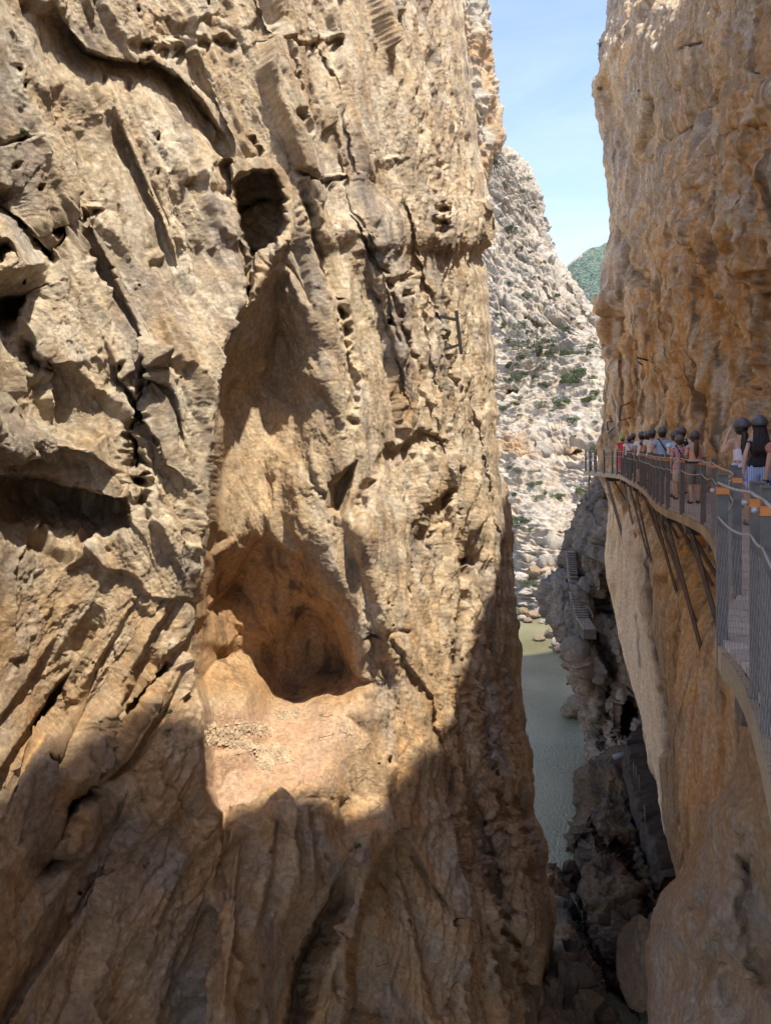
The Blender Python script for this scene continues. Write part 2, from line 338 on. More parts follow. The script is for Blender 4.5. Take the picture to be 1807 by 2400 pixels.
    # square overhanging block on the skyline (dark underside)
    D -= 1.4*ss(0, 14, sdp(X2, Y2, [(1118,470),(1165,440),(1210,470),(1210,575),(1178,580),(1140,500)]))
    D += 2.5*ss(0, 12, sdp(PX+2*w3, PY+2*w4, [(1128,505),(1166,478),(1182,560),(1148,578)]))
    # small solution pockets
    rs = np.random.RandomState(5)
    for k in range(70):
        cx, cy = rs.uniform(20, 1180), rs.uniform(0, 2350); r = rs.uniform(1.8, 5)*(1.6 if rs.rand() < .15 else 1)
        if 470 < cx < 800 and 620 < cy < 1830 or cx > EL(cy)-8: continue
        if cx < 700 and cy > 1000 and rs.rand() < .6: continue
        j0 = np.searchsorted(py, cy-22); j1 = np.searchsorted(py, cy+22); sl_ = slice(j0, j1)
        D[sl_] += rs.uniform(.15, .6)*np.exp(-((XC[sl_]-cx)/r)**2-((YC[sl_]-cy)/(r*rs.uniform(.6, 2.2)))**2)
    P = W(PX, PY, D)
    n = normals(box_blur(box_blur(P, 9), 6))
    p = (P[..., 0], P[..., 1], P[..., 2])
    # smooth polished rock in the niche, rough elsewhere
    sm = np.clip(np.maximum(ss(-30, 60, up)*.55, ss(-10, 60, lo)*.9)*rgt+.8*reg*ss(1560, 1640, PY)*(1-mk), 0, 1)
    sm = np.maximum(sm, .45*ss(850, 1000, PX)*ss(1300, 1500, PY)*(1-ss(1040, 1080, PX)))
    ca, sa = math.cos(.45), math.sin(.45)          # bedding dips down to the right
    q = (p[0]*ca+p[2]*sa, p[1], -p[0]*sa+p[2]*ca)
    N1 = fbm(p, 3.2, 3, .5, 30)
    # three joint directions: down-right above, down-left at lower left, steep on the right
    cb, sb = math.cos(-.62), math.sin(-.62); qb = (p[0]*cb+p[2]*sb, p[1], -p[0]*sb+p[2]*cb)
    cc, sc2 = math.cos(.17), math.sin(.17); qc = (p[0]*cc+p[2]*sc2, p[1], -p[0]*sc2+p[2]*cc)
    mb = ss(1150, 1500, PY-.5*(PX-250)+40*w1); mc = ss(560, 900, PX+.1*(PY-900)+60*w2)
    LAM = (.62, .8, 3.0)
    def tri(lam, octs, gain, seed, ridged=False):
        return fbm(q, lam, octs, gain, seed, ridged)*(1-mb)*(1-mc)+fbm(qb, lam, octs, gain, seed+3, ridged)*mb*(1-mc)+fbm(qc, lam, octs, gain, seed+6, ridged)*mc
    N2 = tri(LAM, 5, .50, 40, True)
    N3 = tri((.26, .33, .75), 4, .6, 50)
    N4 = fbm(p, .16, 3, .6, 60)
    rgh = .55+.45*ss(-.25, .25, pn(p[0]/2.6, p[1]/2.6, p[2]/2.6, 77))
    rough2 = ss(.02, .3, pn(p[0]/2.2, p[1]/2.2, p[2]/3.0, 79)+.25*ss(900, 1150, PY)*(PX < 480))
    N5 = fbm(p, (2.6, 2.6, 3.4), 3, .5, 66, True)
    SL = tri((.15, .22, 1.3), 3, .6, 70, True)
    disp = .50*N1*(1-.5*sm)+((.24+.20*rough2)*(N2-.45)*(1-.85*sm)+(.03+.07*rough2)*N3*(1-.6*sm)*(1-.4*mc))*(1-.4*mb)+.028*(SL-.3)*(1-.7*sm)+.034*N4*(1-.4*sm)+.10*(N5-.5)*(1-.8*sm)
    qs = [np.where(mc > .5, c_, np.where(mb > .5, b_, a_)) for a_, b_, c_ in zip(q, qb, qc)]
    wq = [qs[0]+.10*N3, qs[1], qs[2]+.3*N3]
    FA, FE, FH = facets(wq, (1.5, 2.0, 6.5), 2, 1.4); FB, FG, _ = facets((wq[0]*1.0+.1*FA, wq[1], wq[2]), (.5, .7, 2.6), 6, 1.2); FC, _, _ = facets(wq, (.17, .24, .55), 9, 1.1)
    sb = lambda A_: box_blur(box_blur(A_, 1), 1)
    FA = sb(FA); FB = sb(FB); FC = box_blur(FC, 1)
    fr = (.55+.45*ss(-.2, .2, pn(p[0]/4, p[1]/4, p[2]/5, 78)))*(1-.55*mc)
    disp = disp*.55+(1-.9*sm)*(.52*FA*(1-.3*mc)+.20*FB*fr+.045*FC*(.4+.6*rgh)-.07*sb(np.exp(-(FE/.035)**2))*ss(-.1, .2, N1)-.04*sb(np.exp(-(FG/.05)**2))*fr)+.024*fbm(p, .06, 2, .6, 62)*(1-.3*sm)
    # broken chipped terrain at lower left and left middle
    F1, F2, ID = worley((q[0]+.25*N3, q[1], q[2]+.25*N3), (.5, .7, 1.1), 3)
    chip = ss(-.15, .2, pn(p[0]/3.3, p[1]/3.3, p[2]/3.3, 88)+.1)
    disp += chip*rough2*(1-sm)*(.08*(ID-.5)-.03*np.exp(-((F2-F1)/.07)**2))
    # vertical/oblique joints on the right-hand ribs
    rb = ss(820, 1060, PX)
    J = fbm((p[0]-.22*p[2], p[1], p[2]), (.55, .8, 4.5), 4, .55, 91, True)
    disp += rb*.50*(J-.45)*(1-.6*sm)
    disp *= interp([(-500,1),(0,1),(700,1),(1050,1),(1130,.7),(1170,.5)])(UN)
    gx = np.gradient(D, axis=1)/np.maximum(np.gradient(P[..., 0], axis=1), .004); gy = np.gradient(D, axis=0)/np.minimum(np.gradient(P[..., 2], axis=0), -.004)
    gg = box_blur(np.hypot(gx, gy), 3); disp *= .34+.66*np.exp(-(np.maximum(gg-1.8, 0)/1.8)**2)
    P = P+n*disp[..., None]
    # ---- colour of the stone
    c1 = fbm(p, 2.6, 4, .55, 101); c2 = fbm((q[0], q[1], q[2]), (.8, .8, 3.0), 4, .6, 111); c3 = fbm(p, .6, 4, .6, 121)
    col = np.broadcast_to(CREAM, P.shape).copy()
    col = lerp(col, PALE, ss(-.05, .3, c1)*.7*(1-ss(1000, 1500, PY)))
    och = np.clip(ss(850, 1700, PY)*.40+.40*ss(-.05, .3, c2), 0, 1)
    och = np.maximum(och, sm*.95*(1-ss(1600, 1680, PY))); och = np.maximum(och, .9*np.exp(-((X-945)/40)**2-((Yp-950)/90)**2))
    och = np.maximum(och, .55*ss(0, .25, c2)*rb)
    col = lerp(col, OCHRE, och*.85)
    gr = ss(.02, .28, fbm((q[0], q[1], q[2]), (2.0, 2, 4.5), 4, .6, 131)+.12*c3+.10*ss(500, 0, PX)*ss(700, 300, PY)+.10*ss(1050, 1200, PX)*ss(900, 1200, PY))*(1-sm)
    col = lerp(col, GREY, gr*.8)
    col = col*(1+.22*(FH-.5))[..., None]; dk = ss(.10, .32, c3+.5*c2)*(1-sm)
    col = lerp(col, DARK, dk*.35)
    col = lerp(col, np.array([.24,.185,.125]), (.55*ss(420, 60, PX+70*w1)*ss(880, 1050, PY+60*w2)*(1-ss(1330, 1420, PY+60*w2))+.35*ss(-.1, .25, c1)*ss(900, 1500, PY)*(1-sm)))  # shade under the left overhang put into the colour, plus random brown patches below
    c4 = tri((.40, .5, 2.2), 4, .6, 160); c5 = tri((.14, .2, .6), 3, .6, 170)
    col = lerp(col, np.array([.27, .20, .13]), ss(.06, .22, c4+.4*c5)*.55*(1-.7*sm)); col = lerp(col, PALE*1.08, ss(.08, .26, -c4+.5*c5)*.45*(1-sm)*(1-.5*ss(1300, 1800, PY)))
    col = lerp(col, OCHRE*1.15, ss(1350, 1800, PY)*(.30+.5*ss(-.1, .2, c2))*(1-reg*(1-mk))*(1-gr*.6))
    # rust and black streaks on the back of the niche
    st = fbm((p[0]*1.0, p[1], p[2]), (.45, .6, 3.0), 4, .6, 141)
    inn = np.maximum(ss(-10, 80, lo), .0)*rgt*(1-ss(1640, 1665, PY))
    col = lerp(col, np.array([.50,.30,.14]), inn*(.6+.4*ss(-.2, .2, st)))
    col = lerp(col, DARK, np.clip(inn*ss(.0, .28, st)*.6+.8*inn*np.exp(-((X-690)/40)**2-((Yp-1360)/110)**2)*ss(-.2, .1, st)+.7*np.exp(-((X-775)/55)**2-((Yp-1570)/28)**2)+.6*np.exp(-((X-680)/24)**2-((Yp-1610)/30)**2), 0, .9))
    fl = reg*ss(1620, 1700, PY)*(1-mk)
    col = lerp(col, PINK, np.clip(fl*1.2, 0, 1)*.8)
    grain = (1+.22*c3+.35*fbm(p, .09, 2, .6, 123))[..., None]
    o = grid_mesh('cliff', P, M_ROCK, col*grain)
    tag(o, 'tall sunlit limestone canyon wall with a hollow niche, left of the river', 'cliff', kind='structure')
    def at(px, py_):
        j = np.argmin(np.abs(py-py_)); i = np.argmin(np.abs(PX[j]-px)); return Vector(P[j, i]), Vector(n[j, i])
    return at
AT_LEFT = left_wall()
# ------------------------------------------------------------------ RIGHT CANYON WALL (behind and below the walkway)
ER = smooth_interp([(-400,1500),(-100,1462),(0,1441),(60,1420),(100,1406),(190,1400),(260,1408),(330,1420),(450,1425),(520,1420),(570,1414),(640,1405),(700,1404),(800,1414),(860,1428),(900,1434),(1000,1432),(1130,1436),(1215,1441),(1300,1440),(1411,1454),(1560,1472),(1682,1497),(1800,1518),(1900,1541),(2051,1579),(2400,1650),(2800,1720)], 7)
PLAN = [(30,60),(20,50),(15.2,44.5),(13.4,42.4),(12.75,40.8),(12.75,39),(13.25,36.5),(12.7,32),(11.4,27),(10.1,22),(8.9,17.6),(7.75,13.5),(6.5,10),(5.1,6.5),(3.9,3),(3.0,0),(2.6,-4),(2.6,-10),(3.2,-16)]
RIM = interp([(-20,26),(0,24),(2,22.3),(6,16.0),(9,12.5),(13,12.0),(17,12.6),(21,13.6),(25,16.4),(30,18.4),(35,22),(39,29),(44,34)])
def right_wall():
    pl = np.array(PLAN, float); seg = np.hypot(*np.diff(pl, axis=0).T); s = np.concatenate([[0], np.cumsum(seg)])
    # Catmull-like smoothing through dense resampling
    sd = np.linspace(0, s[-1], 700); cx = np.interp(sd, s, pl[:, 0]); cy = np.interp(sd, s, pl[:, 1])
    k = np.hanning(23); k /= k.sum(); cxp = np.convolve(np.pad(cx, 11, mode='edge'), k, 'valid'); cyp = np.convolve(np.pad(cy, 11, mode='edge'), k, 'valid')
    # columns: spacing follows the picture width each metre takes
    wgt = np.where(cyp > 11, 1667/np.maximum(cyp, 8)*np.where(cyp > 43, .25, 1), 12.0)
    # surface seen at a slant: use change of px
    pxs = cxp/np.maximum(cyp, 1)*F+CX
    dpx = np.abs(np.gradient(pxs)); dens = np.where(cyp > 12, np.clip(dpx, .3, 8)/2.0+.35, np.where(cyp > 4, .9, .3)); cum = np.cumsum(dens); cum /= cum[-1]
    NC = 1080; sc_ = np.interp(np.linspace(0, 1, NC), cum, sd)
    X0 = np.interp(sc_, sd, cxp); Y0 = np.interp(sc_, sd, cyp)
    tx = np.gradient(X0); ty = np.gradient(Y0); ln = np.hypot(tx, ty); bad = ln < 1e-6; tx = np.where(bad, np.roll(tx, 2), tx); ty = np.where(bad, np.roll(ty, 2), ty); ln = np.hypot(tx, ty)+1e-9; nx, ny = ty/ln, -tx/ln      # outward (gorge side)
    nx, ny = -np.abs(ny)*0+nx, ny
    kz = np.concatenate([np.linspace(2.6, .66, 90), np.arange(.655, -.84, -.0017), np.linspace(-.845, -1.6, 50)])
    S, K = np.meshgrid(np.arange(NC), kz); Ye = np.maximum(Y0[S], 9.5)
    Z = K*Ye; PXb = X0[S]/np.maximum(Y0[S], 6)*F+CX; PY = HZ-K*F*Ye/np.maximum(Y0[S], 6)
    # side of the gorge: -x mostly
    sx_ = np.where(nx > 0, -1, 1)[S]; NX = nx[S]*sx_; NY = ny[S]*sx_
    Xw = X0[S].copy(); Yw = Y0[S].copy()
    E = (ER(np.clip(PY, -380, 2780))-1432)/F*Yw
    wx = np.clip((1760-PXb)/330, 0, 1); wx = np.where(Yw > 12, wx, 0)
    Xw = Xw+E*wx
    out = np.zeros_like(Xw)
    mid = ss(1450, 1520, PXb)*ss(10.5, 14.5, Yw)
    out += 1.35*ss(-2.0, -4.6, Z)*mid                       # lower wall stands forward, the walkway struts foot on it
    out -= np.maximum(0, Z-RIM(Yw))*1.35                    # rim slopes away
    rxx = PXb; w3 = pn(PXb/30, PY/30, 1.1, 5); w4 = pn(PXb/30, PY/30, 5.1, 8); X2 = PXb+7*w3; Y2 = PY+9*w4
    # pale bulging shoulder in the upper half, scalloped orange flutes below it
    sh = ss(0, 55, sdp(X2, Y2, [(1900,330),(1700,250),(1600,300),(1560,380),(1490,430),(1500,560),(1560,640),(1620,560),(1680,640),(1760,560),(1900,700)]))
    out += .35*sh
    out += .35*ss(0, 30, sdp(X2, Y2, [(1900,170),(1720,190),(1702,250),(1730,300),(1900,300)]))
    fl = pn((PXb-.10*(PY-800))/42, PY/480, 3.3, 61)+.6*pn((PXb-.06*(PY-800))/19, PY/330, 4.1, 62)
    out += 1.0*fl*ss(250, 600, PY)*(1-.6*ss(1150, 1300, PY))
    fb = ss(-.05, .3, fl)
    for pts, wd, dp in (([(1460,520),(1475,600),(1480,680),(1470,800)],10,.9),([(1490,560),(1515,640),(1540,670)],12,1.0),([(1532,230),(1530,300),(1505,360)],6,.7),([(1587,119),(1620,108),(1650,100)],4,.5),
        ([(1575,330),(1610,310),(1640,290),(1700,190)],6,.6),([(1500,380),(1560,365)],4,.4),([(1715,780),(1725,840),(1722,900)],8,.9),([(1700,250),(1695,420),(1700,600)],8,.6),([(1640,140),(1600,230)],5,.4),
        ([(1545,660),(1560,800),(1570,930)],9,.6),([(1620,640),(1625,800),(1640,1000)],9,.6),([(1750,640),(1755,800),(1745,1000)],10,.7),([(1500,740),(1495,880),(1500,1000)],9,.5)):
        d, t = dline(X2, Y2, pts); out -= dp*np.exp(-(d/wd)**2)*np.clip(5*np.minimum(t, 1-t)+.2, 0, 1)
    out -= 1.3*ss(0, 60, sdp(X2, Y2, [(1745,640),(1900,560),(1900,1100),(1760,1010)]))
    out += .45*ss(0, 10, sdp(X2, Y2, [(1422,728),(1432,690),(1470,680),(1472,730),(1450,745)]))   # beak
    out -= 1.0*ss(0, 12, sdp(X2, Y2, [(1445,745),(1472,735),(1470,860),(1455,850)]))
    # lower wall: long smooth scoops
    out += .8*pn((PXb-.16*(PY-1500))/95, PY/900, 6.6, 63)*ss(1150, 1350, PY)
    d, t = dline(X2, PY, [(1560,1260),(1580,1400),(1590,1600),(1600,1760)]); out -= .5*np.exp(-(d/16)**2)
    d, t = dline(X2, PY, [(1650,1380),(1685,1560),(1690,1760),(1710,1900)]); out -= .8*np.exp(-(d/22)**2)
    P = np.stack([Xw+NX*out, Yw+NY*out, Z], -1)
    nn = np.stack([NX, NY, 0*NX], -1)
    n = normals(box_blur(P, 4)); n *= np.sign((n*nn).sum(-1, keepdims=True)+1e-6)
    p = (P[..., 0], P[..., 1], P[..., 2])
    low = ss(-2.5, -4.5, P[..., 2]); upn = ss(5, 11, P[..., 2])
    fade = np.where(Yw > 9, 1, .6)
    N1 = fbm(p, 3.6, 3, .5, 230)
    V1 = fbm((p[0], p[1], p[2]), (.7, .8, 6.5), 5, .55, 240, True)
    B1 = fbm((p[0]*.9+p[2]*.45, p[1], -p[0]*.45+p[2]*.9), (1.8, 1.8, 1.1), 5, .55, 250, True)
    N4 = fbm(p, .34, 3, .55, 260)
    disp = .40*N1+(.60*(V1-.42)*(1-upn*.6)+.24*(B1-.42)*(.12+.88*upn))*(1-.80*low)+.12*N4*(1-.5*low)
    wq = (p[0]+.3*N4, p[1], p[2]+.5*N4); FA, FE, FH = facets(wq, (1.5, 1.7, 3.4), 21, 1.3); FV, FG, _ = facets(wq, (.45, .55, 3.6), 24, 1.0); FB, _, _ = facets(wq, (.5, .6, .9), 25, 1.1)
    sb = lambda A_: box_blur(box_blur(A_, 1), 1)
    FA = sb(FA); FV = sb(FV); FB = sb(FB)
    disp = disp*.7+(1-.85*low)*(.30*FA*(.2+.8*upn)+.42*FV*(1-.7*upn)+.16*FB-.08*sb(np.exp(-(FE/.04)**2)))+.040*fbm(p, .16, 2, .6, 266)*(1-.4*low)
    disp *= ss(-15, 3, Yw*0+np.clip(Yw+12, -15, 3)+0)  # keep everywhere
    P = P+n*(disp*fade)[..., None]
    # keep the walkway clear
    zband = np.exp(-((P[..., 2]+.6)/2.0)**4)
    # colour
    c1 = fbm(p, 2.8, 4, .55, 301); c2 = fbm(p, (.5, .6, 4.0), 4, .6, 311); c3 = fbm(p, .6, 4, .6, 321)
    col = np.broadcast_to(CREAM*np.array([1.25, 1.12, .98]), P.shape).copy()
    och = np.clip(.75-.65*upn+.45*c2*1.6+.3*c1, 0, 1)*(1-.45*low)
    col = lerp(col, OCHRE*1.55, och)
    col = lerp(col, GREY*1.25, ss(.0, .3, c1+.35*upn-.10)*(.25+.5*upn)*(1-low))
    col = lerp(col, RUST, ss(.05, .30, c2+.15*c3)*.6*(1-upn)); col = lerp(col, PALE, ss(.05, .3, fbm(p, (.35, .4, 5), 4, .6, 337))*.55*(1-.4*low)); col = lerp(col, PALE*.9, ss(.0, .25, c1-.1)*upn*.6)
    col = lerp(col, DARK, ss(.12, .34, fbm(p, (.45, .5, 5.5), 4, .6, 331)+.12*c3)*.65*(1-.75*upn))
    k1 = fbm(p, (.30, .34, 6.5), 4, .6, 351); k2 = fbm(p, (.22, .25, 4.5), 3, .6, 361); nl = 1-.6*low
    col = lerp(col, np.array([.66, .34, .10]), ss(.03, .18, k1+.15*c3)*.7*nl*(1-.7*upn)); col = lerp(col, np.array([.74, .64, .47]), ss(.0, .18, k2)*.65*nl); col = lerp(col, np.array([.15, .095, .055]), ss(.10, .24, -k1+.2*c3)*.75*nl*(1-.6*upn))
    smo = low*ss(1430, 1460, PXb)*(1-ss(1540, 1600, PXb-.05*(PY-1300)))
    col = lerp(col, np.array([.60, .43, .27]), smo*.75)
    d1, _ = dline(X2, PY, [(1575,1290),(1583,1420),(1590,1560)]); d2, _ = dline(X2, PY, [(1590,1480),(1592,1640),(1600,1760)]); col = lerp(col, np.array([.055,.045,.04]), np.clip(np.exp(-(d1/11)**2)*.95*ss(1240, 1340, PY)+np.exp(-(d2/17)**2)*.6, 0, .95))
    d1, _ = dline(X2, PY, [(1493,1440),(1498,1560)]); col = lerp(col, DARK, np.exp(-(d1/5)**2)*.6)
    o = grid_mesh('cliff', P, M_ROCK, col*((1+.2*c3+.30*fbm(p, .12, 2, .6, 323))*(1+.2*(FH-.5)*(1-low)))[..., None])
    tag(o, 'fluted orange and grey limestone canyon wall that carries the walkway', 'cliff', kind='structure')
    Pf = P.reshape(-1, 3); PXf = (Pf[:, 0]/np.maximum(Pf[:, 1], 1)*F+CX); PYf = HZ-Pf[:, 2]/np.maximum(Pf[:, 1], 1)*F
    ok = Pf[:, 1] > 8
    def at(px, py_):
        d = (PXf-px)**2+(PYf-py_)**2+np.where(ok, 0, 1e9)
        c = np.argsort(d)[:12]; i = c[np.argmin(Pf[c, 1])]; return Vector(Pf[i])
    def wallx(y, z):
        """x of the wall face at plan distance y and height z"""
        m = (np.abs(Pf[:, 1]-y) < .12) & (np.abs(Pf[:, 2]-z) < .15)
        return float(Pf[m, 0].min()) if m.any() else 99
    return at, wallx
AT_RIGHT, WALLX = right_wall()

# ------------------------------------------------------------------ generic rock pieces
def relief(name, label, cat, edge_l, edge_r, py, ncol, depth, disp, colour, mat=None, kind='structure', seed=0, curl_l=0, curl_r=0, curl_w=.06):
    t = np.linspace(0, 1, ncol); t = .5-.5*np.cos(t*np.pi) if (curl_l and curl_r) else (1-(1-t)**1.6 if curl_r else (t**1.6 if curl_l else t))
    T, V = np.meshgrid(t, py); PX = edge_l(V)*(1-T)+edge_r(V)*T; PY = V
    D = depth(PX, PY, T)
    if curl_r: D = D+curl_r*(1-np.sqrt(1-np.clip((T-(1-curl_w))/curl_w, 0, 1)**2))
    if curl_l: D = D+curl_l*(1-np.sqrt(1-np.clip((curl_w-T)/curl_w, 0, 1)**2))
    P = W(PX, PY, D); n = normals(box_blur(P, 3)); p = (P[..., 0], P[..., 1], P[..., 2])
    P = P+n*disp(p, PX, PY, T)[..., None]
    o = grid_mesh(name, P, mat or M_ROCK, colour(p, PX, PY, T))
    tag(o, label, cat, kind=kind)
    def at(px, py_):
        j = np.argmin(np.abs(py-py_)); i = np.argmin(np.abs(PX[j]-px)); return Vector(P[j, i])
    return at
M_FAR = rock_mat('pale_limestone', 6.0, .7, speck=.25)
M_MID = rock_mat('grey_limestone', 2.0, .8)

# orange crag behind the left wall
def crag():
    er = smooth_interp([(-600,1060),(-100,1110),(0,1121),(60,1136),(110,1138),(180,1140),(240,1152),(290,1168),(330,1174),(350,1162),(400,1146),(480,1115),(620,1050)], 3)
    def disp(p, X, Y, T): return 1.6*fbm(p, 9, 3, .5, 400)+1.9*(fbm(p, (3, 3, 7), 5, .58, 410, True)-.35)+.5*fbm(p, 1.0, 3, .6, 415)
    def colr(p, X, Y, T):
        a = fbm(p, (5, 5, 9), 4, .6, 420); b = fbm(p, 2.0, 4, .6, 421)
        c = lerp(np.broadcast_to(PALE*.85, X.shape+(3,)).copy(), OCHRE*1.25, ss(-.15, .2, a)*.8); return lerp(c, GREY, ss(.05, .3, b)*.7)
    relief('cliff', 'orange crag on the skyline just behind the left canyon wall', 'cliff', lambda v: 0*v+1020, er, np.arange(-620, 620, 2.4), 90,
           lambda X, Y, T: 78+0*X+(Y-200)*-.006, disp, colr, M_FAR, curl_r=12, curl_w=.25)
crag()

# pale far cliff and the stony slope under it
FAR_Y = smooth_interp([(300,196),(620,172),(790,156),(850,149),(1050,130),(1200,119),(1300,114),(1345,111.5),(1400,109),(1440,107),(1500,103)], 21)
def far_slope():
    er = smooth_interp([(300,1150),(338,1168),(352,1180),(365,1203),(385,1220),(403,1232),(453,1259),(490,1270),(514,1278),(544,1279),(597,1291),(617,1306),(644,1335),(676,1359),(726,1382),(794,1404),(838,1420),(900,1470),(1000,1540),(1200,1560),(1500,1560)], 3)
    py = np.arange(326, 1490, 1.25)
    store = {}
    def depth(X, Y, T):
        d = FAR_Y(Y)
        d = d-((X-1280)*.035)*ss(800, 1100, Y)
        d += 10*pn(X/140, Y/240, .7, 44)*(1-.5*ss(800, 1000, Y))
        w3 = pn(X/16, Y/16, 1.1, 5); X2 = X+5*w3; Y2 = Y+5*pn(X/16, Y/16, 4.1, 6)
        for poly, dp in (([(1168,940),(1195,915),(1225,905),(1242,905),(1200,925),(1175,948)],7),([(1250,1045),(1262,1035),(1295,1025),(1320,1018),(1300,1035),(1252,1058)],7),
            ([(1275,1072),(1300,1055),(1340,1058),(1360,1055),(1330,1075),(1280,1082)],6),([(1205,1080),(1225,1065),(1240,1070),(1228,1080),(1208,1085)],6),([(1254,1108),(1275,1098),(1280,1105),(1270,1112),(1258,1113)],6),
            ([(1275,1270),(1310,1278),(1330,1290),(1300,1290)],4),([(1240,1310),(1290,1320),(1325,1310),(1322,1345),(1290,1352),(1275,1330)],5),([(1210,1325),(1235,1330),(1222,1342),(1205,1335)],4)):
            d = d+dp*ss(-1, 4, sdp(X2, Y2, poly))
        for pts, dp in (([(1318,650),(1345,690),(1375,745),(1385,770)],2.5),([(1160,700),(1200,690),(1225,740),(1290,790)],2),([(1210,590),(1250,640),(1300,720)],1.5),([(1170,660),(1210,650)],1.6),([(1230,600),(1290,560)],1.5)):
            d = d+dp*np.exp(-(dline(X2, Y2, pts)[0]/3.5)**2)
        return d
    def disp(p, X, Y, T):
        cl = ss(830, 760, Y)
        F1, F2, ID = worley((p[0], p[1]*.6, p[2]), 2.6, 5); G1, G2, IE = worley((p[0], p[1]*.6, p[2]*1.4), 1.15, 9); store['w'] = (F1, F2, ID, IE)
        fa, fe, fh = facets((p[0]+.3*p[2], p[1]*.7, p[2]), (3.4, 4, 2.0), 31, 1.6); fb, fg, _ = facets((p[0]+.3*p[2], p[1]*.7, p[2]), (1.3, 1.5, .8), 33, 1.5)
        qq = (p[0]*.82+p[2]*.57, p[1]*.6, -p[0]*.57+p[2]*.82); ga, ge, _ = facets(qq, (2.2, 5, 9), 35, 1.4); gb, gf, _ = facets(qq, (1.0, 2.5, 3.5), 37, 1.4)
        fa = box_blur(fa, 1); fb = box_blur(fb, 1); ext = (1-cl)*(.8*fa+.35*fb+1.9*(fbm((p[0]+.25*p[2], p[1]*.5, p[2]), (8, 9, 1.5), 5, .6, 39, True)-.45))+cl*(1.9*ga+.9*gb-.7*np.exp(-(ge/.05)**2)-.35*np.exp(-(gf/.07)**2))
        blk = (ID-.4)*.6*ss(.0, .5, F2-F1)+(IE-.4)*.5*ss(0, .4, G2-G1)+.5*fbm(p, .9, 3, .6, 431)
        q = (p[0]*.8+p[2]*.6, p[1], -p[0]*.6+p[2]*.8)
        q = (p[0]*.82+p[2]*.57, p[1], -p[0]*.57+p[2]*.82); cf = fbm(q, (1.8, 5, 11), 5, .55, 440, True)
        return .75*ext+2.2*fbm(p, 16, 3, .5, 430)+(1-cl)*(.25*blk+1.8*fbm((p[0], p[1], p[2]), (6, 7, 3), 5, .58, 433, True)-.5)+cl*(2.0*(cf-.42)+.2*blk+.5*fbm(p, 1.5, 3, .6, 450))
    def colr(p, X, Y, T):
        F1, F2, ID, IE = store['w']; a = fbm(p, 6, 4, .6, 460); b = fbm(p, 2.2, 4, .6, 461)
        c = np.broadcast_to(np.array([.44, .39, .31]), X.shape+(3,)).copy()
        c = lerp(c, np.array([.33, .285, .22]), ss(0, .3, a)*.6*ss(900, 700, Y))
        soil = ss(.1, .3, b+.18*ss(850, 1000, Y)-.12)*ss(780, 860, Y)
        c = lerp(c, np.array([.44, .32, .21]), soil*.55)
        for poly in ([(1190,1075),(1172,1050),(1176,1018),(1230,1025),(1255,1060),(1262,1090),(1240,1088)],[(1275,1072),(1300,1050),(1340,1040),(1368,1052),(1362,1068),(1330,1080)],[(1235,1315),(1290,1322),(1325,1305),(1325,1350),(1275,1350)]):
            c = lerp(c, OCHRE, ss(-10, 26, sdp(X+14*b, Y+14*a, poly))*.8)
        return c*(.8+.4*IE)[..., None]
    return relief('hillside', 'pale stony mountainside dotted with shrubs beyond the canyon mouth', 'hillside', lambda v: 0*v+1040, er, py, 330, depth, disp, colr, M_FAR, curl_r=22, curl_w=.16)
AT_FAR = far_slope()

# wooded mountain on the horizon
def mountain():
    n = 220; m_ = 60
    xs = np.linspace(150, 1900, n); ys = np.linspace(0, 1, m_)
    Xg, T = np.meshgrid(xs, ys); top = interp([(150,300),(500,430),(610,600),(680,655),(780,690),(900,700),(1100,640),(1400,560),(1900,300)])(Xg)
    Yg = 2500-1300*(1-T)**.8+0*Xg; Z = -40+top*T**.9+40*T
    p = (Xg, Yg, Z); Z = Z+60*fbm(p, 420, 4, .5, 500)*T+14*fbm(p, 60, 3, .5, 501, True)
    P = np.stack([Xg, Yg, Z], -1)
    c = np.broadcast_to(np.array([.075, .105, .07]), P.shape).copy(); a = fbm(p, 60, 4, .7, 510); b = fbm(p, 22, 3, .7, 511)
    c = lerp(c, np.array([.045, .07, .05]), ss(-.1, .2, b)); c = lerp(c, np.array([.45, .40, .33]), ss(.0, .1, T-.95+.12*a)); c = lerp(c, np.array([.40, .33, .22]), ss(.25, .4, a)*.4)
    m, t, bs = new_mat('pine_wood'); N = t.nodes.new; l = t.links.new
    at = N('ShaderNodeAttribute'); at.attribute_name = 'Col'; g = N('ShaderNodeNewGeometry'); no = N('ShaderNodeTexVoronoi'); no.inputs['Scale'].default_value = .085; l(g.outputs['Position'], no.inputs['Vector'])
    r = N('ShaderNodeMapRange'); r.inputs['From Max'].default_value = .7; r.inputs['To Min'].default_value = .55; r.inputs['To Max'].default_value = 1.5; l(no.outputs['Distance'], r.inputs['Value'])
    mm = N('ShaderNodeMix'); mm.data_type = 'RGBA'; mm.blend_type = 'MULTIPLY'; mm.inputs[0].default_value = 1; l(at.outputs['Color'], mm.inputs[6]); l(r.outputs[0], mm.inputs[7]); l(mm.outputs[2], bs.inputs['Base Color']); bs.inputs['Roughness'].default_value = .95
    bp = N('ShaderNodeBump'); bp.inputs['Distance'].default_value = 8; bp.inputs['Strength'].default_value = .8; l(no.outputs['Distance'], bp.inputs['Height']); l(bp.outputs[0], bs.inputs['Normal'])
    o = grid_mesh('mountain', P, m, c); tag(o, 'distant wooded mountain with a bare rocky crest between the canyon walls', 'mountain', kind='structure')
mountain()

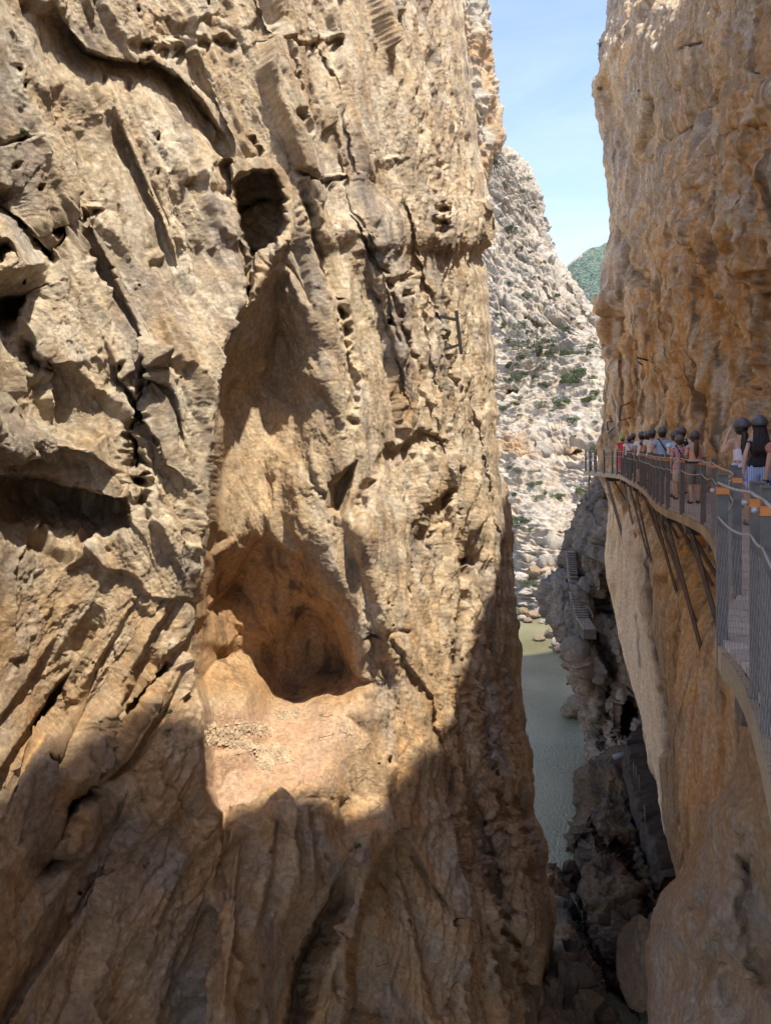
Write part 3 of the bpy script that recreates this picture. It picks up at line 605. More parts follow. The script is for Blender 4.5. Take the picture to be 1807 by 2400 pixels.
# ground sheet far beyond, river bed
me = bpy.data.meshes.new('ground'); me.from_pydata([(-3000,20,-27.5),(6000,20,-27.5),(6000,9000,-27.5),(-3000,9000,-27.5)], [], [(0,1,2,3)])
o = link_mesh('ground', me, plain_mat('earth', (.30,.24,.17), .95, nscale=.1)); tag(o, 'stony river bed and valley floor', 'ground', kind='structure')

# river
def river():
    m, t, b = new_mat('muddy_green_water'); N = t.nodes.new; l = t.links.new
    g = N('ShaderNodeNewGeometry'); mp_ = N('ShaderNodeMapping'); mp_.inputs['Scale'].default_value = (1.3, .75, 1); mp_.inputs['Rotation'].default_value = (0, 0, .3); l(g.outputs['Position'], mp_.inputs[0])
    a = N('ShaderNodeTexNoise'); a.inputs['Scale'].default_value = 4.2; a.inputs['Detail'].default_value = 5; a.inputs['Roughness'].default_value = .6; a.inputs['Distortion'].default_value = .8; l(mp_.outputs[0], a.inputs['Vector'])
    c = N('ShaderNodeTexNoise'); c.inputs['Scale'].default_value = .09; c.inputs['Detail'].default_value = 5; l(g.outputs['Position'], c.inputs['Vector'])
    r = N('ShaderNodeValToRGB'); r.color_ramp.elements[0].color = (.135, .125, .06, 1); r.color_ramp.elements[0].position = .35; r.color_ramp.elements[1].color = (.22, .20, .11, 1); r.color_ramp.elements[1].position = .65
    l(c.outputs['Fac'], r.inputs[0]); l(r.outputs[0], b.inputs['Base Color']); b.inputs['Roughness'].default_value = .12; b.inputs['IOR'].default_value = 1.33
    bp = N('ShaderNodeBump'); bp.inputs['Strength'].default_value = .8; bp.inputs['Distance'].default_value = .22; l(a.outputs['Fac'], bp.inputs['Height']); l(bp.outputs[0], b.inputs['Normal'])
    me = bpy.data.meshes.new('river'); me.from_pydata([(-6,14,-25),(45,14,-25),(60,135,-25),(-10,135,-25)], [], [(0,1,2,3)])
    o = link_mesh('river', me, m); tag(o, 'murky green river at the bottom of the gorge', 'river', kind='structure')
river()
# ------------------------------------------------------------------ rocks low in the gorge
# grey spur with the old stair
def spur():
    el = smooth_interp([(1060,1420),(1120,1404),(1150,1384),(1173,1370),(1217,1354),(1253,1341),(1291,1339),(1303,1330),(1338,1326),(1350,1302),(1394,1290),(1447,1299),(1500,1316),(1526,1331),(1582,1349),(1639,1372),(1677,1369),(1710,1383),(1763,1381),(1793,1388),(1830,1400),(1900,1430)], 3)
    def depth(X, Y, T):
        d = 51-(Y-1150)*.0045+0*X
        d = d+(1-ss(0, 90, X-el(Y)))*3
        w3 = pn(X/14, Y/14, 1.1, 5); w4 = pn(X/14, Y/14, 4.1, 6); X2 = X+4*w3; Y2 = Y+4*w4
        # big boulder block over the stair, stair gully
        d -= 2.0*ss(0, 25, sdp(X2, Y2, [(1345,1180),(1420,1130),(1450,1200),(1440,1330),(1425,1390),(1395,1400),(1365,1330),(1345,1270)]))
        d += 1.8*np.exp(-(dline(X2, Y2, [(1340,1300),(1342,1390),(1365,1450),(1380,1500)])[0]/9)**2)
        d -= 2.0*ss(0, 30, sdp(X2, Y2, [(1300,1360),(1325,1345),(1328,1420),(1350,1490),(1375,1510),(1395,1600),(1390,1700),(1350,1600),(1295,1440)]))
        d += 3.2*np.exp(-(dline(X2, Y2, [(1395,1480),(1440,1560),(1420,1640),(1410,1740)])[0]/13)**2)
        d += 1.8*np.exp(-(dline(X2, Y2, [(1440,1200),(1455,1300),(1430,1360),(1425,1450)])[0]/9)**2)
        d += 9*ss(-2, 14, sdp(X2, Y2, [(1452,1640),(1470,1630),(1492,1640),(1502,1680),(1490,1705),(1465,1730),(1450,1725)]))
        d += 3*ss(-2, 10, sdp(X2, Y2, [(1422,1660),(1440,1655),(1440,1690),(1424,1690)]))
        return d
    def disp(p, X, Y, T):
        F1, F2, ID = worley((p[0]+.4*p[2], p[1], p[2]), (1.3, 1.6, 2.6), 12)
        q = (p[0]*.85+p[2]*.5, p[1], -p[0]*.5+p[2]*.85)
        FA, FE, _ = facets((p[0]+.45*p[2]+.2*fbm(p, 1, 2, .5, 7), p[1], p[2]), (1.9, 2.4, 4.2), 41, 1.4); FB, _, _ = facets((p[0]+.45*p[2], p[1], p[2]), (.7, .9, 1.5), 43, 1.2)
        return .9*FA+.35*FB-.25*np.exp(-(FE/.05)**2)+.9*fbm(p, 5, 3, .5, 530)+.45*(fbm(q, (1.3, 1.6, 4), 5, .58, 540, True)-.45)+.12*(ID-.5)+.22*fbm(p, .5, 3, .6, 545)
    def colr(p, X, Y, T):
        a = fbm(p, 3, 4, .6, 550); b = fbm(p, (.8, .8, 2.5), 4, .6, 551)
        c = np.broadcast_to(np.array([.22, .18, .135]), X.shape+(3,)).copy()
        c = lerp(c, np.array([.30, .21, .13]), ss(-.05, .25, a+.35*ss(1450, 1620, Y))*.8); c = lerp(c, np.array([.085, .075, .065]), ss(.05, .3, b)*.6)
        return lerp(c, np.array([.36, .32, .27]), ss(.2, .4, a-b)*.5)
    return relief('rock_spur', 'grey rocky spur with an old stone stair beside the river', 'rock', el, lambda v: 0*v+1640, np.arange(1062, 1900, 1.5), 200, depth, disp, colr, M_MID, curl_l=9, curl_w=.10)
AT_SPUR = spur()
def lower_rock():
    el = smooth_interp([(1745,1440),(1775,1410),(1793,1382),(1816,1361),(1850,1358),(1884,1357),(1920,1350),(1948,1342),(1985,1327),(2038,1317),(2097,1334),(2131,1365),(2203,1380),(2280,1397),(2386,1414),(2500,1425),(2700,1450)], 3)
    Y0 = interp([(1700,45),(1800,42.5),(1850,41),(2000,36.5),(2100,33.5),(2200,31),(2300,29),(2400,27.5),(2700,25)])
    def depth(X, Y, T):
        d = Y0(Y)+0*X; w3 = pn(X/14, Y/14, 1.1, 5); w4 = pn(X/14, Y/14, 4.1, 6); X2 = X+5*w3; Y2 = Y+5*w4
        d += (1-ss(0, 70, X-el(Y)))*2.5
        d += 4.5*ss(0, 26, sdp(X2, Y2, [(1320,2000),(1345,1950),(1380,1945),(1392,1970),(1380,2060),(1365,2130),(1330,2110)]))
        d += 1.6*np.exp(-(dline(X2, Y2, [(1385,1930),(1420,2000),(1450,1980)])[0]/8)**2)
        d += 3.5*ss(0, 30, sdp(X2, Y2, [(1455,1830),(1480,1800),(1500,1900),(1540,2060),(1560,2100),(1530,2120),(1500,2020)]))
        d += 2.5*np.exp(-(dline(X2, Y2, [(1465,1980),(1490,2050),(1520,2150)])[0]/14)**2)
        d += 3*ss(2200, 2380, Y+.4*(X-1450))
        return d
    def disp(p, X, Y, T):
        F1, F2, ID = worley((p[0]+.3*p[2], p[1], p[2]), (1.2, 1.5, 1.5), 14)
        FA, FE, _ = facets((p[0]+.3*p[2]+.2*fbm(p, 1, 2, .5, 7), p[1], p[2]), (1.8, 2.2, 2.4), 45, 1.4); FB, _, _ = facets(p, (.6, .8, .8), 47, 1.2)
        return .6*FA+.2*FB-.1*np.exp(-(FE/.05)**2)+.8*fbm(p, 4, 3, .5, 560)+.35*(fbm(p, (1.5, 1.6, 1.6), 5, .58, 561, True)-.45)+.12*(ID-.5)+.16*fbm(p, .4, 3, .6, 565)
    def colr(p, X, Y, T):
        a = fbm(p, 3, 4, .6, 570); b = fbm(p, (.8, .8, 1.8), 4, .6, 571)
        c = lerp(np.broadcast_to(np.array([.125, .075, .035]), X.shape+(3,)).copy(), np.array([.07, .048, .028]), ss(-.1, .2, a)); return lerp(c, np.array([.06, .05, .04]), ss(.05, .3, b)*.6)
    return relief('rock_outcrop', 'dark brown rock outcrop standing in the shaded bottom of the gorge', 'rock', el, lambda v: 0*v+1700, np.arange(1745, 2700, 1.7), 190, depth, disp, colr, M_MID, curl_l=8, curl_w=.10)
AT_LOW = lower_rock()
def left_foot():
    er = smooth_interp([(2030,1296),(2076,1318),(2110,1342),(2135,1350),(2182,1359),(2258,1372),(2288,1397),(2386,1416),(2500,1430),(2750,1440)], 3)
    def depth(X, Y, T): return interp([(2000,41),(2100,37),(2200,32.5),(2300,28),(2400,25.5),(2750,22)])(Y)+0*X-1.5*pn(X/60, Y/110, 2.2, 8)
    def disp(p, X, Y, T):
        FA, FE, _ = facets((p[0]+.3*p[2], p[1], p[2]), (1.5, 1.8, 3), 49, 1.4)
        return .8*FA+.8*fbm(p, 4, 3, .5, 580)+.4*(fbm(p, (1.3, 1.5, 2.4), 5, .58, 581, True)-.45)+.12*fbm(p, .4, 3, .6, 585)
    def colr(p, X, Y, T):
        a = fbm(p, 3, 4, .6, 590); return lerp(np.broadcast_to(np.array([.24, .16, .085]), X.shape+(3,)).copy(), np.array([.13, .105, .075]), ss(-.1, .25, a))
    relief('rock_ledge', 'brown rock ledge at the foot of the left wall above the narrow water', 'rock', lambda v: 0*v+1120, er, np.arange(2030, 2760, 2.0), 150, depth, disp, colr, M_MID, curl_r=6, curl_w=.15)
left_foot()
# near buttress under the walkway at lower right
def near_buttress():
    el = smooth_interp([(1500,1775),(1575,1756),(1669,1745),(1771,1734),(1827,1719),(1861,1696),(1899,1662),(1933,1643),(1978,1632),(2034,1601),(2089,1563),(2161,1529),(2246,1518),(2310,1525),(2400,1524),(2600,1530),(3000,1560)], 5)
    def depth(X, Y, T):
        e = el(Y); base = interp([(1500,10.6),(1700,11.0),(1900,11.8),(2100,13.2),(2250,13.8),(2400,13.0),(3000,11)])(Y)
        d = base-(X-e)*interp([(1500,.018),(1900,.0165),(2200,.0155),(2400,.0145),(3000,.012)])(Y)
        w3 = pn(X/40, Y/40, 1.1, 5); X2 = X+9*w3; Y2 = Y+9*pn(X/40, Y/40, 4.1, 6)
        d -= .7*np.exp(-(dline(X2, Y2, [(1700,1890),(1705,2080),(1660,2250),(1650,2420)])[0]/45)**2)
        d += .45*np.exp(-(dline(X2, Y2, [(1690,2180),(1640,2300),(1650,2420)])[0]/22)**2)
        d += .5*ss(0, 50, sdp(X2, Y2, [(1720,1990),(1780,1985),(1860,2100),(1860,2420),(1740,2300),(1710,2120)]))
        d += .5*ss(0, 40, sdp(X2, Y2, [(1600,2120),(1640,2070),(1690,2060),(1680,2180),(1620,2230)]))
        d += .4*pn(X/120, Y/260, .3, 12)
        return np.maximum(d, 5.2)
    def disp(p, X, Y, T):
        return .16*fbm(p, 1.6, 3, .5, 600)+.10*(fbm(p, (.5, .6, 1.1), 5, .55, 601, True)-.45)*ss(.45, .1, T)+.04*(fbm(p, (.35, .4, .9), 4, .55, 603, True)-.3)+.02*fbm(p, .12, 3, .6, 605)
    def colr(p, X, Y, T):
        a = fbm(p, 1.4, 4, .6, 610); b = fbm(p, .5, 4, .6, 611); c = np.broadcast_to(np.array([.50, .35, .20]), X.shape+(3,)).copy()
        c = lerp(c, np.array([.44, .36, .27]), np.clip(ss(.45, .05, T)*ss(1950, 2150, Y)*.9+ss(.05, .3, a)*.5, 0, 1)); c = lerp(c, OCHRE, ss(.0, .3, b-a)*.5)
        return c*(1+.2*b)[..., None]
    return relief('rock_buttress', 'smooth tan rock buttress bulging under the near end of the walkway', 'rock', el, lambda v: 0*v+2500, np.arange(1500, 3000, 2.0), 420, depth, disp, colr, M_ROCK, curl_l=3.0, curl_w=.05)
AT_NEAR = near_buttress()
# ------------------------------------------------------------------ mesh collector for hardware
class MB:
    def __init__(s): s.v = []; s.f = []
    def box(s, c, size, ax=None, top=1.0):
        """box centred at c with half axes given by ax (3 unit vectors)"""
        ax = ax or (Vector((1,0,0)), Vector((0,1,0)), Vector((0,0,1))); c = Vector(c); n = len(s.v); hx, hy, hz = [q/2 for q in size]
        for sz in (-1, 1):
            k = top if sz > 0 else 1
            for sx_, sy in ((-1,-1),(1,-1),(1,1),(-1,1)): s.v.append(c+ax[0]*hx*sx_*k+ax[1]*hy*sy*k+ax[2]*hz*sz)
        for f in ((0,3,2,1),(4,5,6,7),(0,1,5,4),(1,2,6,5),(2,3,7,6),(3,0,4,7)): s.f.append([n+i for i in f])
    def bar(s, a, b, w_, h=None, up=(0,0,1)):
        a, b = Vector(a), Vector(b); d = b-a; L_ = d.length
        if L_ < 1e-6: return
        d /= L_; upv = Vector(up)
        if abs(d.dot(upv)) > .98: upv = Vector((0,1,0))
        x = d.cross(upv).normalized(); z = x.cross(d).normalized(); s.box((a+b)/2, (w_, L_, h or w_), (x, d, z))
    def ibeam(s, a, b, w_, h, t=.015):
        a, b = Vector(a), Vector(b); d = (b-a).normalized(); x = d.cross(Vector((0,0,1))).normalized(); z = x.cross(d).normalized()
        s.bar(a+z*h/2, b+z*h/2, w_, t); s.bar(a-z*h/2, b-z*h/2, w_, t); s.bar(a, b, t, h-t)
    def tube(s, pts, r, seg=6, caps=True):
        pts = [Vector(p) for p in pts]; n0 = len(s.v); rs_ = r if isinstance(r, (list, tuple)) else [r]*len(pts)
        px_ = None
        for i, p in enumerate(pts):
            d = (pts[min(i+1, len(pts)-1)]-pts[max(i-1, 0)]).normalized()
            if px_ is None:
                up = Vector((0,0,1)) if abs(d.z) < .9 else Vector((1,0,0)); px_ = d.cross(up).normalized()
            else: px_ = (px_-d*px_.dot(d)).normalized()
            py_ = d.cross(px_)
            for k in range(seg):
                a = 2*math.pi*k/seg; s.v.append(p+(px_*math.cos(a)+py_*math.sin(a))*rs_[i])
        for i in range(len(pts)-1):
            for k in range(seg): a = n0+i*seg+k; b = n0+i*seg+(k+1) % seg; s.f.append([a, b, b+seg, a+seg])
        if caps: s.f.append([n0+k for k in range(seg)][::-1]); s.f.append([n0+(len(pts)-1)*seg+k for k in range(seg)])
    def cyl(s, a, b, r, seg=14): s.tube([a, b], r, seg)
    def build(s, name, mat, parent=None, smooth=False, origin=None, bevel=0):
        me = bpy.data.meshes.new(name); o0 = Vector(origin) if origin is not None else Vector((0,0,0))
        me.from_pydata([tuple(Vector(v)-o0) for v in s.v], [], s.f); me.update()
        if smooth:
            for p in me.polygons: p.use_smooth = True
        o = link_mesh(name, me, mat, parent)
        if bevel:
            m = o.modifiers.new('bevel', 'BEVEL'); m.width = bevel; m.segments = 2; m.limit_method = 'ANGLE'
        return o
def empty(name, loc, label=None, cat=None, group=None, rz=0):
    o = bpy.data.objects.new(name, None); C.objects.link(o); o.location = loc; o.rotation_euler.z = rz; o.empty_display_size = .1
    return tag(o, label, cat, group)
M_STEEL = plain_mat('weathered_galvanised_steel', (.125,.108,.09), .6, .15, 14, .22, .25)
M_DARKSTEEL = plain_mat('rusty_dark_steel', (.11,.08,.06), .75, .2, 9, .35, .4)
M_IRON = plain_mat('black_iron', (.03,.022,.02), .7, .3, 20, .3)
M_ORANGE = plain_mat('orange_plastic', (.62,.20,.03), .5, 0, 30, .1)
M_ROPE = plain_mat('steel_rope', (.36,.33,.29), .5, .4, 60, .25)
M_NET = plain_mat('steel_net_wire', (.12,.095,.07), .6, .1, 60, .2)
M_NETN = plain_mat('bright_net_wire', (.30,.26,.21), .5, .2, 60, .2)
def wood_mat(name, c1, c2):
    m, t, b = new_mat(name); N = t.nodes.new; l = t.links.new
    g = N('ShaderNodeNewGeometry'); mp_ = N('ShaderNodeMapping'); mp_.inputs['Rotation'].default_value = (0, 0, .5); mp_.inputs['Scale'].default_value = (2, 14, 14); l(g.outputs['Position'], mp_.inputs[0])
    n = N('ShaderNodeTexNoise'); n.inputs['Scale'].default_value = 3; n.inputs['Detail'].default_value = 6; l(mp_.outputs[0], n.inputs['Vector'])
    at = N('ShaderNodeNewGeometry'); ad = N('ShaderNodeMath'); ad.operation = 'MULTIPLY_ADD'; ad.inputs[1].default_value = .35; l(at.outputs['Random Per Island'], ad.inputs[0]); l(n.outputs['Fac'], ad.inputs[2])
    r = N('ShaderNodeValToRGB'); r.color_ramp.elements[0].color = (*c1, 1); r.color_ramp.elements[1].color = (*c2, 1); r.color_ramp.elements[0].position = .4; r.color_ramp.elements[1].position = .95
    l(ad.outputs[0], r.inputs[0]); l(r.outputs[0], b.inputs['Base Color']); b.inputs['Roughness'].default_value = .8
    bp = N('ShaderNodeBump'); bp.inputs['Strength'].default_value = .4; bp.inputs['Distance'].default_value = .01; l(n.outputs['Fac'], bp.inputs['Height']); l(bp.outputs[0], b.inputs['Normal'])
    return m
M_PLANK = wood_mat('weathered_planks', (.33,.25,.175), (.56,.45,.34)); M_FASCIA = wood_mat('edge_board_wood', (.22,.15,.08), (.40,.29,.16))

# ------------------------------------------------------------------ the walkway
DZ = -1.40
RAIL = [(-.30,-3),(.30,-.8),(.58,.2),(1.2,1.85),(1.76,3.14),(1.96,3.6),(2.10,3.95),(2.29,4.45),(2.45,5.15),(2.75,5.75),(3.34,6.7),(3.62,7.35),(4.45,9.4),(5.22,11.25),(5.85,13.05),(6.25,14.95),(6.40,16.1),(6.82,17.8),(7.55,20.2),(8.12,21.9),(8.9,24.6),(9.42,26.4),(10.12,29.3),(10.95,32.4),(11.4,34.4),(11.5,36.2),(11.2,37.6),(11.15,39.5),(11.6,42)]
RP = np.array(RAIL, float)
def crv():
    s = np.concatenate([[0], np.cumsum(np.hypot(*np.diff(RP, axis=0).T))]); sd = np.linspace(0, s[-1], 1200)
    x = np.interp(sd, s, RP[:, 0]); y = np.interp(sd, s, RP[:, 1]); k = np.hanning(13); k /= k.sum()
    x = np.convolve(np.pad(x, 6, mode='edge'), k, 'valid'); y = np.convolve(np.pad(y, 6, mode='edge'), k, 'valid')
    return sd, x, y
SD, RX, RY = crv()
def rail_at(s): return float(np.interp(s, SD, RX)), float(np.interp(s, SD, RY))
def s_of_y(y): return float(np.interp(y, RY[:1120], SD[:1120]))
def inward(s):
    x0, y0 = rail_at(s-.3); x1, y1 = rail_at(s+.3); d = Vector((x1-x0, y1-y0, 0)).normalized(); return Vector((d.y, -d.x, 0)), d
def walkway():
    root = empty('walkway', (5.2, 11.2, DZ), 'timber boardwalk with steel posts bolted to the right canyon wall above the gorge', 'walkway')
    org = Vector(root.location)
    mb = MB(); s = 1.2; smax = SD[-1]-1.5; r2 = random.Random(3)
    while s < smax:
        x, y = rail_at(s); n, d = inward(s); near = 4.9 < y < 6.1
        wd = .185 if near else .128
        width = 1.35+.75*float(ss(9, 14, np.float64(y)))
        if y < 9: width = 1.25
        zt = DZ-.02+r2.uniform(-.003, .003)
        if near: zt -= .0
        a = Vector((x, y, zt))-n*.02; b = a+n*(width+r2.uniform(-.02, .05))
        mb.box((a+b)/2, ((b-a).length, wd, .04), (n, d, Vector((0,0,1))))
        s += .225 if near else .145
    mb.build('deck', M_PLANK, root, origin=org)
    # edge boards, one run with butt joints
    eb = MB(); s = 1.2
    while s < smax:
        s2 = min(s+1.9, smax); steps = 5
        for i in range(steps):
            sa, sb_ = s+(s2-s-.02)*i/steps, s+(s2-s-.02)*(i+1)/steps
            (xa, ya), (xb, yb) = rail_at(sa), rail_at(sb_); n, d = inward((sa+sb_)/2)
            eb.bar(Vector((xa, ya, DZ-.125))-n*.045, Vector((xb, yb, DZ-.125))-n*.045, .045, .165)
        s = s2
    eb.build('edge_board', M_FASCIA, root, origin=org)
    # steel stringers and brackets
    st = MB(); st2 = MB(); s = 1.2
    while s < smax-.6:
        (xa, ya), (xb, yb) = rail_at(s), rail_at(s+.8); n, d = inward(s+.4)
        for off, q in ((.12, st), (1.15, st2)): q.bar(Vector((xa, ya, DZ-.16))+n*off, Vector((xb, yb, DZ-.16))+n*off, .08, .16)
        s += .8
    st.build('stringer', M_DARKSTEEL, root, origin=org); st2.build('stringer', M_DARKSTEEL, root, origin=org)
    for y in (2.4, 4.6, 7.6, 9.9, 12.2, 14.6, 17.0, 19.4, 22.2, 25.3, 28.6, 31.6, 34.4, 36.8):
        s = s_of_y(y); x, yy = rail_at(s); n, d = inward(s)
        far = y > 26
        b = MB(); out = Vector((x, yy, DZ-.33))+n*.08
        wx = WALLX(yy, DZ-.4); wx = 12 if wx > 50 else wx
        inn = out+n*2.3
        b.ibeam(out, inn, .12, .18)
        zf = DZ-(2.4 if y < 9 else 3.0)-r2.uniform(0, .5)
        foot = out+n*1.25; foot.z = zf; foot = foot-d*r2.uniform(.7, 1.3)*(1 if y > 12 else .3)
        xw = WALLX(foot.y, zf)
        if xw < 40: foot.x = min(foot.x+1.2, xw+.12)
        for sg in (-.07, .07): b.bar(out+d*sg+Vector((0,0,-.05)), foot+d*sg, .035, .08)
        b.box(foot, (.3, .3, .05), (d, Vector((0,0,1)), n)); b.cyl(out-n*.02+Vector((0,0,.03)), out-n*.12+Vector((0,0,.03)), .11, 12)
        if y > 12:
            f2 = out+n*1.3-d*.7; f2.z = zf+1.1; b.bar(out+n*.35, f2, .05, .08)
        b.build('bracket', M_DARKSTEEL, root, origin=org)
    # posts
    ph = 1.19
    posts = [(-.8,0),(1.6,0),(3.56,1),(4.05,1),(5.15,1),(6.7,2),(7.4,1),(11.25,1),(13.05,1),(14.95,1),(16.1,0),(17.0,0),(17.8,0),(19.0,0),(20.2,0),(21.1,0),(21.9,0),(23.3,0),(24.6,0),(25.5,0),(26.4,0),(27.9,0),(29.3,0),(30.3,0),(31.3,0),(32.4,0),(33.3,0),(34.2,0),(35.1,0),(36.0,0)]
    PS = []
    for y, k in posts:
        s = s_of_y(y); PS.append((s, k))
    PS += [(s_of_y(36.9), 0), (SD[-1]-4.2, 0), (SD[-1]-3.2, 0), (SD[-1]-2.3, 0)]
    tops = []
    for i, (s, k) in enumerate(PS):
        x, y = rail_at(s); n, d = inward(s); base = Vector((x, y, DZ))-n*.02
        wd = .072 if y < 9 else .088
        m = MB()
        m.box(base+Vector((0,0,ph/2-.12)), (wd, .045, ph+.24), (n, d, Vector((0,0,1))))
        for sg in (-1, 1): m.box(base+Vector((0,0,ph/2-.12))+n*(wd/2-.004)*sg+d*.03, (.008, .05, ph+.24), (n, d, Vector((0,0,1))))
        m.box(base+Vector((0,0,ph+.004)), (wd+.006, .10, .008), (n, d, Vector((0,0,1))))
        po = m.build('post', M_STEEL, root, origin=org)
        top = base+Vector((0,0,ph)); tops.append((s, top, base, n, d, y))
        if y < 26:
            c = MB(); zc = ph-.115; c.box(base+Vector((0,0,zc))-d*.028, (wd+.012, .012, .048), (n, d, Vector((0,0,1))))
            for sg in (-1, 1): c.box(base+Vector((0,0,zc))+n*(wd/2+.004)*sg+d*.01, (.008, .07, .048), (n, d, Vector((0,0,1))))
            c.build('clamp', M_ORANGE, po, origin=org)
            bo = MB(); bo.cyl(base+Vector((0,0,zc))-n*(wd/2+.008), base+Vector((0,0,zc))-n*(wd/2+.045), .017, 10); bo.build('bolt', M_ROPE, po, origin=org, smooth=True)
    # ropes and net
    for i in range(len(tops)-1):
        s0, t0, b0, n0, d0, y0 = tops[i]; s1, t1, b1, n1, d1, y1 = tops[i+1]; L_ = (t1-t0).length
        for lv, sag, r in ((-.055, .02, .011), (-.30, .055, .009)):
            m = MB(); pts = []
            for k in range(9):
                q = k/8; p = t0.lerp(t1, q)+Vector((0,0,lv-sag*4*q*(1-q)*min(1, L_/1.6)))-n0*.03; pts.append(p)
            m.tube(pts, r if y0 > 8 else r*.9, 6); m.build('rope', M_ROPE, root, origin=org, smooth=True)
        if y0 > 31: continue
        H = ph-.34; cell = .11 if y0 < 8 else (.20 if y0 < 16 else .34); wr = .0014 if y0 < 8 else .0022
        m = MB(); off = -n0*.045; U_ = (b1-b0); Lu = U_.length; U_ = U_/Lu; base = b0+off
        asp = 1.75                       # tall diamonds
        k = -int(H/asp/cell)-1
        while k*cell < Lu:
            for sg in (1, -1):
                # line x = k*cell + z/asp (or mirrored)
                x0, z0, x1, z1 = k*cell, 0, k*cell+H/asp, H
                if x0 < 0: z0 = -x0*asp; x0 = 0
                if x1 > Lu: z1 = H-(x1-Lu)*asp; x1 = Lu
                if z1 <= z0: continue
                if sg < 0: x0, x1 = Lu-x0, Lu-x1
                sgz = lambda x, z: -.055*4*(x/Lu)*(1-x/Lu)*min(1, Lu/1.6)*(z/H)
                a = base+U_*x0+Vector((0,0,z0+sgz(x0, z0))); b = base+U_*x1+Vector((0,0,z1+sgz(x1, z1)))
                m.tube([a, b], wr, 3, caps=False)
            k += 1
        m.build('net_panel', M_NETN if y0 < 8 else M_NET, root, origin=org)
    return root
walkway()

# ------------------------------------------------------------------ small steel fence on the spur, behind the walkway end
def path_fence():
    root = empty('path_fence', (11.9, 44, -2.6), 'thin rusty fence on the rock spur just beyond the far end of the boardwalk', 'fence'); org = Vector(root.location)
    base = [(1372,1150),(1378,1130),(1384,1108),(1388,1098)]
    P0 = [PT(px, py+6, 46) for px, py in ((1379,1168),(1382,1120),(1386,1100),(1392,1098))]
    for p in P0: m = MB(); m.bar(p, p+Vector((0,0,1.3)), .05); m.build('post', M_DARKSTEEL, root, origin=org)
    m = MB()
    for a, b in zip(P0[:-1], P0[1:]):
        for z in (.4, .8, 1.25): m.bar(a+Vector((0,0,z)), b+Vector((0,0,z)), .03)
    m.build('rail', M_DARKSTEEL, root, origin=org)
path_fence()

# ------------------------------------------------------------------ old iron line brackets on the walls
def iron_bracket(pts_main, arms, hooks, Y, label, w_=.05, dy=0):
    """pts in photo px on a vertical plane at distance Y, built as real bars bolted to the rock"""
    top = PT(*pts_main[0], Y); root = empty('line_bracket', top, label, 'iron bracket'); org = Vector(top)
    m = MB(); m.bar(PT(*pts_main[0], Y), PT(*pts_main[1], Y), w_, w_); m.build('upright', M_IRON, root, origin=org)
    for a, b, dd in arms: m = MB(); m.bar(PT(*a, Y), PT(*b, Y+dd), w_*.8, w_*.8); m.build('arm', M_IRON, root, origin=org)
    for hx, hy in hooks:
        m = MB(); s = Y/F; c = PT(hx, hy, Y); pts = []
        for k in range(15):
            q = k/14
            x = q*24; z = 2.6*math.sin(q*3.2)-(0 if q < .45 else 0)
            if q > .35:
                a_ = (q-.35)/.65*math.pi*1.15; x = 8+6-6*math.cos(a_)*1; z = 1-7*math.sin(a_)+2*(q > .9)
            else: x = q/.35*8; z = 1-(q/.35)**2*0
            pts.append(c+Vector((x*s, 0, z*s)))
        m.tube(pts, .012, 5); m.build('hook', M_IRON, root, origin=org, smooth=True)
p, n_ = AT_LEFT(1060, 775); YB = p.y-1.1
iron_bracket([(1069,729),(1081,830)], [((1017,739),(1071,750),0),((1039,820),(1077,808),0)], [(1071,735),(1076,780),(1081,824)], YB, 'rusty iron bracket with three wire hooks on the sunlit left wall', .11)
iron_bracket([(1454,953),(1451,986)], [((1478,943),(1454,953),0),((1477,979),(1451,986),0)], [], 36.0, 'dark iron bracket just above the line of hikers on the right wall', .06)
iron_bracket([(1423,989),(1424,1010)], [((1423,989),(1436,988),0),((1424,1016),(1438,1003),0)], [], 38.6, 'small black iron bracket on the outer corner of the right wall', .06)
iron_bracket([(1492,838),(1518,845)], [((1494,848),(1506,856),0)], [], 31.5, 'short bent iron spike high on the right wall', .06)

# staple rungs in the left wall: a loop of bar each
def rung():
    m = MB(); pts = [(0,0,0),(0,0,0)]
    w_, h = .16, .12
    m.tube([(-w_,.10,0),(-w_,-.06,0),(w_,-.07,.05),(w_,.10,.05)], .007, 5); return m.build('staple_rung', M_IRON, smooth=True)
R0 = rung(); RUNGS = [(763,1682),(766,1729),(841,1817),(876,1899),(895,2248),(877,2380),(1044,2303),(1090,2310),(1136,2204),(1112,2200),(1000,1556)]
NEARW = ['beside the top right of the niche floor','just under the one beside the niche floor','on the bright slope right of the niche floor','on the bright slope under the niche, by the dark pockets','below the arched cavity','at the bottom edge, below the arched cavity','low on the wall, left one of a pair','low on the wall, right one of a pair','on the lower right ribs, right of two','on the lower right ribs, left of two','on the sunlit rib right of the niche']
for i, (px, py) in enumerate(RUNGS):
    o = R0 if i == 0 else R0.copy()
    if i: C.objects.link(o)
    p, n_ = AT_LEFT(px, py); o.location = p+n_*.05; o.rotation_euler.z = math.atan2(n_.y, n_.x)+math.pi/2
    tag(o, 'rusty iron staple rung '+NEARW[i], 'rung', 'iron staple rungs in the left wall')
